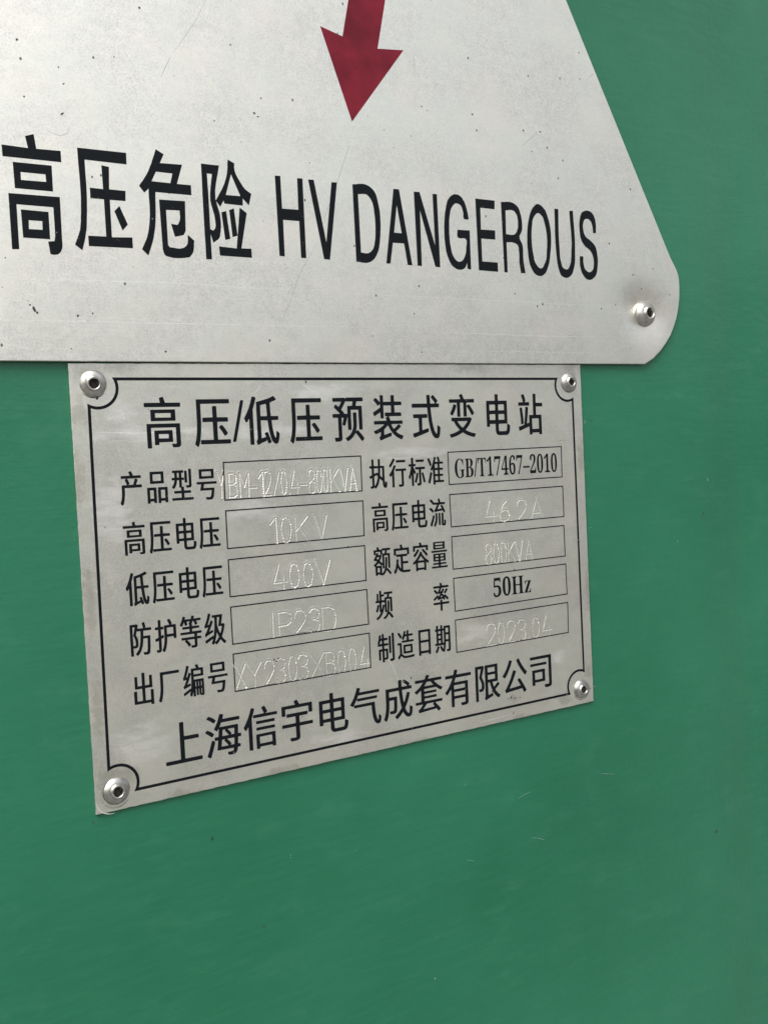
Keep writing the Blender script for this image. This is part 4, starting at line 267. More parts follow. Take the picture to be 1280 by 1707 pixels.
def bump(t, b, height, strength, dist, prev=None):
    n = N(t, 'ShaderNodeBump', Strength=strength, Distance=dist)
    t.links.new(height, n.inputs['Height'])
    if prev is not None:
        t.links.new(prev, n.inputs['Normal'])
    t.links.new(n.outputs[0], b.inputs['Normal'])
    return n.outputs[0]


def specks(t, scale, size, keep, seed=0.0):
    """1 where a small dark speck sits: a sparse pick of cells."""
    v = N(t, 'ShaderNodeTexVoronoi', Scale=scale)
    mp = t.nodes.new('ShaderNodeMapping')
    g = t.nodes.new('ShaderNodeNewGeometry')
    mp.inputs['Location'].default_value = (seed, seed * 1.7, seed * .6)
    mp.inputs['Scale'].default_value = (1, 0.05, 0.75)
    t.links.new(g.outputs['Position'], mp.inputs['Vector'])
    t.links.new(mp.outputs[0], v.inputs['Vector'])
    near = maths(t, 'LESS_THAN', v.outputs['Distance'], size)
    sep = t.nodes.new('ShaderNodeSeparateColor')
    t.links.new(v.outputs['Color'], sep.inputs[0])
    pick = maths(t, 'LESS_THAN', sep.outputs[0], keep)
    return maths(t, 'MULTIPLY', near, pick)


def sheet_metal(name, base, rough, grain, blotch, speck_keep, streak, dirt, metal=1.0):
    m, t, b = nodes(name)
    b.inputs['Metallic'].default_value = metal
    p = pos(t)
    fine = noise(t, 2300, p, 2)
    brush = noise(t, 1, pos(t, (60, 200, 2600)), 3, 0.6)
    brush2 = noise(t, 1, pos(t, (14, 100, 900)), 3, 0.6)
    cloud = noise(t, 38, p, 5, 0.6)
    cloud2 = noise(t, 520, p, 4, 0.65)
    c = mix(t, ramp(t, cloud, [(0.3, 0.0), (0.7, 1.0)]), tuple(v * (1 - blotch) for v in base), base)
    c = mix(t, ramp(t, cloud2, [(0.35, grain * 1.6), (0.6, 0.0)]), c, tuple(v * 0.72 for v in base))
    c = mix(t, ramp(t, fine, [(0.30, grain * 2.5), (0.55, 0.0)]), c, tuple(v * 0.55 for v in base))
    c = mix(t, ramp(t, brush2, [(0.35, streak), (0.6, 0.0)]), c, tuple(v * 0.8 for v in base))
    c = mix(t, ramp(t, noise(t, 75, pos(t, (1, 1, 1.3)), 6, 0.7), [(0.60, 0.0), (0.74, dirt)]), c, (base[0] * 0.62, base[1] * 0.62, base[2] * 0.52))
    tint = noise(t, 55, pos(t, (1, 1, 1)), 3, 0.5)
    c = mix(t, ramp(t, tint, [(0.42, 0.0), (0.62, 0.5)]), c, (base[0] * 0.93, base[1] * 0.97, base[2] * 0.95))
    c = mix(t, ramp(t, noise(t, 48, pos(t, (1, 1, 1.6)), 3, 0.5), [(0.5, 0.0), (0.68, 0.45)]), c, (min(1, base[0] * 1.03), base[1] * 0.98, base[2] * 0.95))
    sp = maths(t, 'MAXIMUM', specks(t, 260, 0.11, speck_keep), specks(t, 520, 0.14, speck_keep * .8, 3.3))
    c = mix(t, maths(t, 'MULTIPLY', sp, 0.75), c, (0.03, 0.03, 0.028))
    t.links.new(c, b.inputs['Base Color'])
    r = maths(t, 'ADD', maths(t, 'MULTIPLY', cloud2, 0.16), rough - 0.08)
    r = maths(t, 'ADD', r, maths(t, 'MULTIPLY', sp, 0.4))
    t.links.new(r, b.inputs['Roughness'])
    n1 = bump(t, b, brush, 0.16, 0.00006)
    n2 = bump(t, b, fine, 0.24, 0.00006, n1)
    bump(t, b, noise(t, 28, p, 2), 0.35, 0.0006, n2)
    return m


M_sign = sheet_metal('brushed_aluminium', (0.86, 0.845, 0.775), 0.38, 0.19, 0.05, 0.05, 0.22, 0.06)
M_plate = sheet_metal('dull_stamped_metal', (0.735, 0.73, 0.665), 0.37, 0.20, 0.18, 0.006, 0.35, 0.6, 0.88)


CAMP = Vector((-53.748, -216.896, -20.305))


def place(px, py, y=0.0):
    """A measured image point as a place (x, z in mm) on the plane at depth y."""
    d = RT @ Vector(((px - 640) / 1597.757, (py - 853.5) / 1597.757, 1))
    s = (y - CAMP.y) / d.y
    q = CAMP + d * s
    return (q.x, q.z)


def stains(m, spots, colour, strength, nscale, lo, hi):
    """Stains with outlines of their own at given places of the metal."""
    t = m.node_tree
    b = t.nodes['Principled BSDF']
    g = t.nodes.new('ShaderNodeNewGeometry')
    total = None
    for px, py, rx, rz in spots:
        x, z = place(px, py, Y_PLATE)
        sub = t.nodes.new('ShaderNodeVectorMath')
        sub.operation = 'SUBTRACT'
        t.links.new(g.outputs['Position'], sub.inputs[0])
        sub.inputs[1].default_value = (x * MM, Y_PLATE * MM, z * MM)
        mul = t.nodes.new('ShaderNodeVectorMath')
        mul.operation = 'MULTIPLY'
        t.links.new(sub.outputs[0], mul.inputs[0])
        mul.inputs[1].default_value = (1000 / rx, 0, 1000 / rz)
        ln = t.nodes.new('ShaderNodeVectorMath')
        ln.operation = 'LENGTH'
        t.links.new(mul.outputs[0], ln.inputs[0])
        f = maths(t, 'MAXIMUM', maths(t, 'SUBTRACT', 1.0, ln.outputs['Value']), 0.0)
        total = f if total is None else maths(t, 'MAXIMUM', total, f)
    n = noise(t, 1, pos(t, nscale), 5, 0.7)
    mask = maths(t, 'ADD', maths(t, 'MULTIPLY', total, 0.35), maths(t, 'MULTIPLY', n, 1.0))
    mask = maths(t, 'MULTIPLY', ramp(t, mask, [(lo, 0.0), (hi, strength)]), maths(t, 'MINIMUM', maths(t, 'MULTIPLY', total, 3.0), 1.0))
    old = b.inputs['Base Color'].links[0].from_socket
    t.links.new(mix(t, mask, old, colour), b.inputs['Base Color'])


stains(M_plate, [(185, 1300, 5, 5), (175, 1330, 4, 3), (218, 1292, 3, 3), (300, 1325, 6, 2), (470, 1287, 8, 2), (700, 1238, 10, 2), (870, 1198, 7, 2), (980, 1120, 2, 5), (940, 1165, 5, 3), (955, 615, 5, 2.5), (133, 690, 2.5, 6),
                 (130, 800, 2.2, 9), (162, 1180, 2.2, 12), (150, 1010, 2, 12), (980, 980, 2, 10), (968, 760, 2, 9), (140, 622, 4, 3), (857, 1164, 3, 1.6), (200, 612, 8, 2), (790, 615, 10, 2)], (0.32, 0.31, 0.25), 0.38, (420, 420, 420), 0.56, 0.78)
stains(M_plate, [(260, 722, 22, 2.5), (450, 718, 18, 2.5), (690, 755, 16, 2), (205, 690, 5, 4), (235, 1240, 9, 7), (560, 1235, 12, 4), (930, 1095, 4, 3), (420, 850, 10, 4), (790, 1060, 9, 4), (540, 655, 14, 3), (190, 850, 6, 10)], (0.96, 0.95, 0.92), 0.5, (160, 300, 520), 0.56, 0.80)


def simple(name, color, rough, metal=0.0, n_scale=900, var=0.15, bmp=0.2, spec=0.5):
    m, t, b = nodes(name)
    b.inputs['Metallic'].default_value = metal
    b.inputs['Specular IOR Level'].default_value = spec
    p = pos(t)
    f = noise(t, n_scale, p, 4)
    c = mix(t, ramp(t, f, [(0.35, 0.0), (0.65, 1.0)]), tuple(v * (1 - var) for v in color), tuple(min(1, v * (1 + var)) for v in color))
    t.links.new(c, b.inputs['Base Color'])
    t.links.new(maths(t, 'ADD', maths(t, 'MULTIPLY', f, 0.2), rough - 0.1), b.inputs['Roughness'])
    bump(t, b, f, bmp, 0.00005)
    return m


M_ink = simple('black_enamel', (0.004, 0.0055, 0.0075), 0.5, 0.0, 1500, 0.3, 0.15, 0.12)
t = M_ink.node_tree                                     # small chips where the metal shows through
b = t.nodes['Principled BSDF']
old = b.inputs['Base Color'].links[0].from_socket
chip = maths(t, 'MULTIPLY', maths(t, 'GREATER_THAN', noise(t, 900, pos(t), 3, 0.7), 0.715), maths(t, 'GREATER_THAN', noise(t, 60, pos(t), 2), 0.5))
t.links.new(mix(t, chip, old, (0.30, 0.29, 0.27)), b.inputs['Base Color'])
M_red = simple('dark_red_enamel', (0.135, 0.009, 0.019), 0.55, 0.0, 130, 0.24, 0.2, 0.16)
M_rivet = simple('rivet_aluminium', (0.47, 0.46, 0.43), 0.30, 1.0, 500, 0.22, 0.35)
M_core = simple('rusty_mandrel', (0.02, 0.016, 0.013), 0.7, 0.1, 1200, 0.4, 0.3)
M_scr_dark = simple('dull_scratch', (0.42, 0.41, 0.40), 0.6, 0.6, 3000, 0.2, 0.2)
M_scr_light = simple('bright_scratch', (0.93, 0.92, 0.90), 0.55, 1.0, 3000, 0.05, 0.2)
M_dirt_shade = simple('dirt', (0.035, 0.033, 0.03), 0.8, 0.0, 3000, 0.3, 0.3)  # dirt specks, and the shadow painted under the rivet flanges
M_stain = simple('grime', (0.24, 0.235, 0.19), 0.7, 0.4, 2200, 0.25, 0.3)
M_chip = simple('paint_scuff', (0.11, 0.24, 0.17), 0.6, 0.0, 3000, 0.3, 0.3)
M_ground = simple('concrete', (0.14, 0.138, 0.13), 0.9, 0.0, 6, 0.15, 0.2)

# green paint of the cabinet: brush-like fine lines, orange peel, faint dull patches
M_green, t, b = nodes('green_cabinet_paint')
p = pos(t)
big = noise(t, 9, p, 5, 0.6)
mid = noise(t, 60, pos(t, (1, 1, 2.0)), 5, 0.65)
line = noise(t, 1, pos(t, (70, 70, 800)), 4, 0.6)
g1, g2 = (0.0085, 0.106, 0.052), (0.0145, 0.128, 0.067)
c = mix(t, ramp(t, big, [(0.35, 0.0), (0.65, 1.0)]), g1, g2)
c = mix(t, ramp(t, mid, [(0.55, 0.0), (0.72, 0.35)]), c, (0.034, 0.155, 0.088))
c = mix(t, ramp(t, line, [(0.45, 0.0), (0.8, 0.30)]), c, (0.030, 0.150, 0.083))
sp = specks(t, 130, 0.06, 0.10, 1.3)
c = mix(t, maths(t, 'MULTIPLY', sp, 0.7), c, (0.09, 0.18, 0.13))
sp2 = specks(t, 90, 0.045, 0.08, 5.1)
c = mix(t, maths(t, 'MULTIPLY', sp2, 0.8), c, (0.01, 0.03, 0.02))
t.links.new(c, b.inputs['Base Color'])
t.links.new(maths(t, 'ADD', maths(t, 'MULTIPLY', mid, 0.16), 0.27), b.inputs['Roughness'])
b.inputs['Specular IOR Level'].default_value = 0.42
b.inputs['Coat Weight'].default_value = 0.06
b.inputs['Coat Roughness'].default_value = 0.16
n1 = bump(t, b, line, 0.10, 0.0003)
n2 = bump(t, b, noise(t, 420, p, 3), 0.28, 0.0003, n1)
n3 = bump(t, b, noise(t, 1, pos(t, (45, 45, 240)), 4, 0.6), 0.14, 0.0006, n2)
bump(t, b, noise(t, 14, p, 2), 0.5, 0.0016, n3)

# ------------------------------------------------------------------ object helpers


def link(name, mesh, parent=None, **props):
    o = bpy.data.objects.new(name, mesh)
    col.objects.link(o)
    if parent is not None:
        o.parent = parent
    for k, v in props.items():
        o[k] = v
    return o


def mesh_from(name, verts, faces, mat, smooth=False):
    me = bpy.data.meshes.new(name)
    me.from_pydata([(x * MM, y * MM, z * MM) for x, y, z in verts], [], faces)
    me.materials.append(mat)
    if smooth:
        me.polygons.foreach_set('use_smooth', [True] * len(me.polygons))
    me.update()
    return me


def area(p):
    return sum(a[0] * b[1] - b[0] * a[1] for a, b in zip(p, p[1:] + p[:1])) / 2


def inside(pt, poly):
    x, y = pt
    r = False
    for (x0, y0), (x1, y1) in zip(poly, poly[1:] + poly[:1]):
        if (y0 > y) != (y1 > y) and x < (x1 - x0) * (y - y0) / (y1 - y0) + x0:
            r = not r
    return r


def print_mesh(name, polys, y, mat):
    """Flat print: every outer outline with the holes that lie in it, filled, a hair above the metal."""
    polys = [p for p in polys if abs(area(p)) > 1e-4]
    order = sorted(polys, key=lambda p: -abs(area(p)))
    groups = []
    for p in order:
        depth = [g for g in groups if inside(p[0], g[0])]
        holes = [g for g in groups if any(inside(p[0], h) for h in g[1:])]
        if depth and len(depth) > len(holes):
            depth[-1].append(p)
        else:
            groups.append([p])
    verts, faces = [], []
    for g in groups:
        tris = tessellate_polygon([[Vector((x, z, 0)) for x, z in q] for q in g])
        base = len(verts)
        flat = [v for q in g for v in q]
        verts += [(x, y - PRINT, z) for x, z in flat]
        for a, b_, c_ in tris:
            pa, pb, pc = flat[a], flat[b_], flat[c_]
            ar = (pb[0] - pa[0]) * (pc[1] - pa[1]) - (pb[1] - pa[1]) * (pc[0] - pa[0])
            faces.append((base + a, base + b_, base + c_) if ar > 0 else (base + a, base + c_, base + b_))
    return mesh_from(name, verts, faces, mat)


def offset_convex(P, d):
    """Outline moved inwards by d (counter-clockwise outline)."""
    out = []
    n = len(P)
    for i in range(n):
        a, b_, c_ = Vector(P[i - 1]), Vector(P[i]), Vector(P[(i + 1) % n])
        n1 = Vector((-(b_ - a).y, (b_ - a).x)).normalized()
        n2 = Vector((-(c_ - b_).y, (c_ - b_).x)).normalized()
        m = (n1 + n2)
        m.normalize()
        k = d / max(0.4, m.dot(n1))
        out.append((b_.x + m.x * k, b_.y + m.y * k))
    return out


def densify(P, step):
    out = []
    for a, b_ in zip(P, P[1:] + P[:1]):
        L = math.dist(a, b_)
        n = max(1, int(L / step))
        out += [(a[0] + (b_[0] - a[0]) * i / n, a[1] + (b_[1] - a[1]) * i / n) for i in range(n)]
    return out


def sheet(name, outline, y_face, thick, mat, holes=(), extra=(), warp=None, chamfer=0.12):
    """A metal sheet: triangulated front with openings, chamfered rim, sides and back."""
    rim = offset_convex(outline, chamfer)
    pts = [Vector(p) for p in rim]
    n = len(rim)
    edges = [(i, (i + 1) % n) for i in range(n)]
    for x0, x1, z0, z1 in holes:
        k = len(pts)
        pts += [Vector(v) for v in ((x0, z0), (x1, z0), (x1, z1), (x0, z1))]
        edges += [(k, k + 1), (k + 1, k + 2), (k + 2, k + 3), (k + 3, k)]
    pts += [Vector(p) for p in extra if inside(p, rim) and not any(h[0] - .02 < p[0] < h[1] + .02 and h[2] - .02 < p[1] < h[3] + .02 for h in holes)]
    V, _, F, ov, _, _ = delaunay_2d_cdt(pts, edges, [], 0, 1e-6)
    w = warp or (lambda x, z: 0.0)
    verts = [(v.x, y_face + w(v.x, v.y), v.y) for v in V]
    faces = []
    for f in F:
        cx = sum(V[i].x for i in f) / len(f)
        cz = sum(V[i].y for i in f) / len(f)
        if not inside((cx, cz), rim) or any(h[0] < cx < h[1] and h[2] < cz < h[3] for h in holes):
            continue
        faces.append(tuple(f))
    nf = len(faces)
    find = {}
    for k, src in enumerate(ov):
        for s in src:
            if s < n and s not in find:
                find[s] = k
    ring0 = [find[i] for i in range(n)]
    a = len(verts)
    verts += [(x, y_face + chamfer + w(x, z), z) for x, z in outline]
    c_ = len(verts)
    verts += [(x, y_face + thick + w(x, z), z) for x, z in outline]
    for i in range(n):
        j = (i + 1) % n
        faces.append((ring0[i], a + i, a + j, ring0[j]))
        faces.append((a + i, c_ + i, c_ + j, a + j))
    me = mesh_from(name, verts, faces, mat)
    me.polygons.foreach_set('use_smooth', [k < nf for k in range(len(me.polygons))])
    bm = bmesh.new()
    bm.from_mesh(me)
    bm.normal_update()
    for f in bm.faces:
        if f.index < nf and f.normal.y > 0:
            f.normal_flip()
    for e in bm.edges:
        if len(e.link_faces) == 2 and (not e.link_faces[0].smooth or not e.link_faces[1].smooth):
            e.smooth = False
    bm.to_mesh(me)
    bm.free()
    return me


def lathe(name, prof, mat, seg=56, wob=0.0, seed=0):
    r_ = random.Random(seed)
    ph = [r_.uniform(0, 6.28) for _ in range(4)]
    verts, faces = [], []
    for r, h in prof:
        for s in range(seg):
            a = 2 * math.pi * s / seg
            k = 1 + wob * (math.sin(2 * a + ph[0]) + 0.6 * math.sin(3 * a + ph[1]) + .3 * math.sin(7 * a + ph[2]))
            verts.append((r * k * math.cos(a), -h * (1 + wob * 1.5 * math.sin(a + ph[3])), r * k * math.sin(a)))
    for i in range(len(prof) - 1):
        for s in range(seg):
            u = (s + 1) % seg
            faces.append((i * seg + s, i * seg + u, (i + 1) * seg + u, (i + 1) * seg + s))
    faces.append(tuple((len(prof) - 1) * seg + s for s in range(seg)))
    return mesh_from(name, verts, faces, mat, True)


def ribbon(name, pts, width, y, mat, taper=True):
    verts, faces = [], []
    n = len(pts)
    for i, (x, z) in enumerate(pts):
        a = Vector(pts[max(0, i - 1)])
        b_ = Vector(pts[min(n - 1, i + 1)])
        d = (b_ - a).normalized()
        k = width / 2 * (math.sin(math.pi * (i + 0.35) / (n - 0.3)) ** 0.5 if taper else 1)
        verts += [(x - d.y * k, y, z + d.x * k), (x + d.y * k, y, z - d.x * k)]
    for i in range(n - 1):
        faces.append((2 * i, 2 * i + 1, 2 * i + 3, 2 * i + 2))
    return mesh_from(name, verts, faces, mat)


def wobble_line(pts, step=2.0, amp=0.08):
    out = []
    for a, b_ in zip(pts, pts[1:]):
        n = max(1, int(math.dist(a, b_) / step))
        out += [(a[0] + (b_[0] - a[0]) * i / n + random.uniform(-amp, amp), a[1] + (b_[1] - a[1]) * i / n + random.uniform(-amp, amp)) for i in range(n)]
    out.append(pts[-1])
    return out


# ------------------------------------------------------------------ setting: ground and the cabinet wall
me = bpy.data.meshes.new('ground')
me.from_pydata([(-60, -60, -1.25), (60, -60, -1.25), (60, 60, -1.25), (-60, 60, -1.25)], [], [(0, 1, 2, 3)])
me.materials.append(M_ground)
link('ground', me, kind='structure')


def wall_y(x, z):
    """Slight oil-canning of the steel sheet to the right of the signs (mm)."""
    m = min(1, max(0, (x - 175 - 0.10 * z) / 45.0)) if z > -5 else min(1, max(0, (x - 165) / 60.0))
    m = m * m * (3 - 2 * m)
    v = 1.2 * math.exp(-((x - 214 + 0.04 * z) / 13.0) ** 2) * m
    v += 1.7 * math.exp(-((x - 171.66) ** 2 + (z - 20.3) ** 2) / 60.0)
    low = min(1, max(0, (-110 - z) / 80.0))
    v += 1.5 * low * (0.5 + 0.5 * math.sin(x / 95.0 + 0.6) * math.cos(z / 120.0))
    return v


xs = np.concatenate([np.linspace(-700, -60, 20), np.linspace(-50, 280, 111), np.linspace(300, 1000, 20)])
zs = np.concatenate([np.linspace(-1180, -300, 24), np.linspace(-290, 200, 120), np.linspace(220, 750, 14)])
verts = [(x, wall_y(x, z), z) for z in zs for x in xs]
nx = len(xs)
faces = [(j * nx + i, j * nx + i + 1, (j + 1) * nx + i + 1, (j + 1) * nx + i) for j in range(len(zs) - 1) for i in range(nx - 1)]
me = mesh_from('cabinet_wall', verts, faces, M_green, True)
wall = link('cabinet_wall', me, kind='structure', label='green painted steel wall of the cabinet behind both plates', category='wall')

# ------------------------------------------------------------------ rivets
HEAD = [(2.9, -0.3), (2.98, 0.0), (2.98, 0.16), (2.9, 0.32), (2.72, 0.5), (2.4, 0.74), (2.1, 0.9), (1.9, 0.98), (1.78, 0.98), (1.7, 1.02), (1.66, 1.25), (1.58, 1.42), (1.45, 1.5), (1.25, 1.5), (1.12, 1.40), (1.05, 1.2), (1.0, 0.5), (0.98, -0.15)]
CORE = [(0.985, -0.1), (0.97, 0.12), (0.8, 0.2), (0.55, 0.12), (0.3, 0.3), (0.05, 0.32)]
rivet_mesh = [lathe('rivet', HEAD, M_rivet, wob=w, seed=i) for i, w in enumerate((0.012, 0.008, 0.018, 0.006))]
core_mesh = lathe('mandrel', CORE, M_core, 24, 0.05, 5)


def rivet(parent, x, z, y, kind, tilt=(0, 0), s=1.0, hs=1.0):
    o = link('rivet', rivet_mesh[kind], parent)
    o.location = (x * MM, y * MM, z * MM)
    o.rotation_euler = (tilt[0], random.uniform(0, 6.28) if not any(tilt) else 0, tilt[1])
    o.scale = (s, hs, s)
    c2 = link('mandrel', core_mesh, o)
    return o


# ------------------------------------------------------------------ the warning sign
sign = link('warning_sign', None, label='large triangular bare aluminium warning sign with a dark red arrow and big black lettering', category='warning sign')
cx = 71.2
right = [tuple(p) for p in OUTLINE]
end = Vector(right[-1])
apex_z = end.y + (end.x - cx) / 0.557
# rounded apex
top = [(cx + 13 * math.cos(a), apex_z - 28 + 13 * math.sin(a)) for a in [math.radians(d) for d in range(30, 151, 12)]]
left = [(2 * cx - x, z - 0.011 * (x - cx)) for x, z in reversed(right)]
outline = [(cx, 3.98)] + right + top + left
outline = densify(outline, 9.0)


def sign_warp(x, z):
    v = 0.0
    for rx, rz in ((171.66, 20.36), (2 * cx - 171.66, 20.0)):
        u, w_ = x - rx, z - rz
        r2 = (u * u * 0.75 + w_ * w_ + 0.35 * u * w_)
        v += 1.5 * math.exp(-r2 / 42.0)
    return v


extra = []
for rx, rz in ((171.66, 20.36), (2 * cx - 171.66, 20.0)):
    extra += [(rx + r * math.cos(a), rz + r * math.sin(a)) for r in np.arange(0.6, 24, 0.8) for a in np.linspace(0, 6.2832, 44, endpoint=False)]
extra += [(x, z) for x in np.arange(-40, 185, 10.1) for z in np.arange(8, 230, 10.3) if math.dist((x, z), (171.66, 20.36)) > 25]
link('plate', sheet('sign_plate', outline, Y_SIGN, 0.6, M_sign, extra=extra, warp=sign_warp, chamfer=0.16), sign)
rivet(sign, 173.0, 20.3, Y_SIGN + 0.82, 3, (0.0, 0.0), 1.30, 1.45)
rivet(sign, 2 * cx - 171.66, 20.0, Y_SIGN + 1.0, 1)
rivet(sign, cx, apex_z - 42, Y_SIGN, 0)

tip, lb, ln, l0, r0, rn, rb = [tuple(p) for p in ARROW]
arrow = [tip, rb, rn, r0, (r0[0] + 1.8, r0[1] + 14), (r0[0] + 14, r0[1] + 12), (r0[0] + 2, r0[1] + 62), (r0[0] - 10, r0[1] + 62), (r0[0] - 3, r0[1] + 22), (l0[0] + 3.3, l0[1] + 24), l0, ln, lb]
link('arrow', print_mesh('arrow', [arrow], Y_SIGN, M_red), sign)
cn = link('chinese_lettering', None, sign)
en = link('english_lettering', None, sign)
for i, s in enumerate(BIG):
    polys = decode(s, 20.0)
    link('character' if i < 4 else 'letter', print_mesh('sign_character', polys, Y_SIGN, M_ink), cn if i < 4 else en)

# scratches and specks of the sign


def marks(parent, y_face, lst, mat, width):
    for pl in lst:
        pts = [place(x, y, y_face) for x, y in pl]
        link('scratch', ribbon('scratch', wobble_line(pts, 2.5, 0.05), width * random.uniform(0.8, 1.2), y_face - 0.012, mat), parent)


marks(sign, Y_SIGN, [[(346, -5), (322, 40), (288, 88)], [(283, 96), (268, 128)], [(583, 240), (556, 320), (535, 380)], [(530, 402), (500, 455), (470, 540)],
                     [(80, 219), (100, 226), (113, 222), (116, 212)], [(690, 95), (691, 120)], [(870, 242), (895, 220)], [(980, 130), (990, 122)], [(724, 148), (729, 138)], [(725, 222), (731, 213)]], M_scr_dark, 0.12)
marks(sign, Y_SIGN, [[(0, 464), (260, 470), (510, 484)], [(520, 486), (760, 497), (1030, 512)], [(40, 534), (400, 541), (640, 546)], [(650, 550), (900, 560), (1040, 562)], [(640, 345), (700, 352)], [(800, 585), (1000, 588)]], M_scr_light, 0.095)


def blot(x, z, r, y, n=9, stretch=1.0, ang=0.0):
    v = []
    for k in range(n):
        a = 2 * math.pi * k / n
        q = r * random.uniform(0.6, 1.15)
        u, w_ = q * math.cos(a) * stretch, q * math.sin(a)
        v.append((x + u * math.cos(ang) - w_ * math.sin(ang), y, z + u * math.sin(ang) + w_ * math.cos(ang)))
    return v


def specks_mesh(name, spots, y_face, mat, parent, lift=0.014):
    verts, faces = [], []
    for px, py, r in spots:
        x, z = place(px, py, y_face)
        v = blot(x, z, r, y_face - lift, 9, random.uniform(1, 1.5), random.uniform(0, 3))
        faces.append(tuple(range(len(verts), len(verts) + len(v))))
        verts += v
    link(name, mesh_from(name, verts, faces, mat), parent, kind='stuff')


spots = [(880, 126, .26), (787, 190, .26), (703, 177, .24), (712, 184, .16), (872, 217, .30), (900, 219, .24), (886, 252, .18), (843, 68, .17), (910, 103, .14), (57, 515, .42), (62, 521, .28), (50, 508, .2),
         (130, 526, .26), (155, 522, .2), (424, 188, .3), (430, 194, .2), (104, 189, .3), (106, 139, .18), (232, 12, .25), (28, 65, .25), (357, 201, .22), (1088, 448, .22), (1116, 491, .2), (1002, 514, .24),
         (858, 489, .2), (276, 586, .24), (119, 581, .18), (190, 94, .2), (40, 160, .22), (957, 34, .35), (959, 33, .3), (640, 216, .15), (685, 226, .15), (656, 245, .13), (384, 74, .22), (435, 163, .2), (621, 560, .18), (703, 587, .2)]
for _ in range(60):
    spots.append((random.uniform(0, 1080), random.uniform(0, 600), random.uniform(0.04, 0.10)))
spots = [s for s in spots if inside(place(s[0], s[1], Y_SIGN), offset_convex(outline, 0.8))]
specks_mesh('dirt_specks', spots, Y_SIGN, M_dirt_shade, sign, 0.036)

# ------------------------------------------------------------------ the nameplate
plate = link('nameplate', None, label='rectangular dull metal nameplate with black lettering and stamped values in boxes', category='nameplate')

FONT = {
    '0': [[(.5, 1), (.22, .93), (.06, .7), (0, .5), (.06, .3), (.22, .07), (.5, 0), (.78, .07), (.94, .3), (1, .5), (.94, .7), (.78, .93), (.5, 1)]],
    '1': [[(0, .76), (.8, 1), (1, 1), (1, 0)]],
    '2': [[(.02, .72), (.08, .88), (.28, .98), (.6, 1), (.88, .92), (1, .74), (.92, .55), (.6, .32), (.2, .1), (0, 0), (1, 0)]],
    '3': [[(.02, .86), (.25, .98), (.6, 1), (.9, .92), (1, .76), (.88, .6), (.55, .53), (.35, .53)], [(.55, .53), (.88, .46), (1, .28), (.9, .1), (.6, 0), (.28, 0), (0, .12)]],
    '4': [[(.42, 1), (.3, .8), (0, .26), (1, .26)], [(.72, .48), (.72, 0)]],
    '6': [[(.72, 1), (.35, .82), (.08, .5), (0, .27), (.14, .06), (.5, 0), (.86, .07), (1, .28), (.86, .5), (.5, .57), (.15, .48)]],
    '8': [[(.5, .54), (.18, .62), (.06, .78), (.2, .95), (.5, 1), (.8, .95), (.94, .78), (.82, .62), (.5, .54), (.14, .44), (0, .25), (.14, .05), (.5, 0), (.86, .05), (1, .25), (.86, .44), (.5, .54)]],
    'A': [[(0, 0), (.5, 1), (1, 0)], [(.16, .30), (.84, .30)]],
    'B': [[(0, 0), (0, 1), (.65, 1), (.9, .92), (.95, .78), (.88, .62), (.6, .54), (0, .54)], [(.6, .54), (.9, .46), (1, .27), (.92, .08), (.65, 0), (0, 0)]],
    'D': [[(0, 0), (0, 1), (.6, 1), (.88, .88), (1, .62), (1, .38), (.88, .12), (.6, 0), (0, 0)]],
    'I': [[(.5, 1), (.5, 0)]],
    'K': [[(0, 1), (0, 0)], [(1, 1), (0, .42)], [(.3, .58), (1, 0)]],
    'M': [[(0, 0), (0, 1), (.5, .4), (1, 1), (1, 0)]],
    'P': [[(0, 0), (0, 1), (.65, 1), (.92, .9), (1, .73), (.92, .55), (.65, .45), (0, .45)]],
    'V': [[(0, 1), (.5, 0), (1, 1)]],
    'X': [[(0, 1), (1, 0)], [(1, 1), (0, 0)]],
    'Y': [[(0, 1), (.5, .5), (1, 1)], [(.5, .5), (.5, 0)]],
    '-': [[(0, .36), (1, .36)]],
    '/': [[(0, 0), (1, 1)]],
    '.': [[(.5, .04), (.55, .0)]],
}

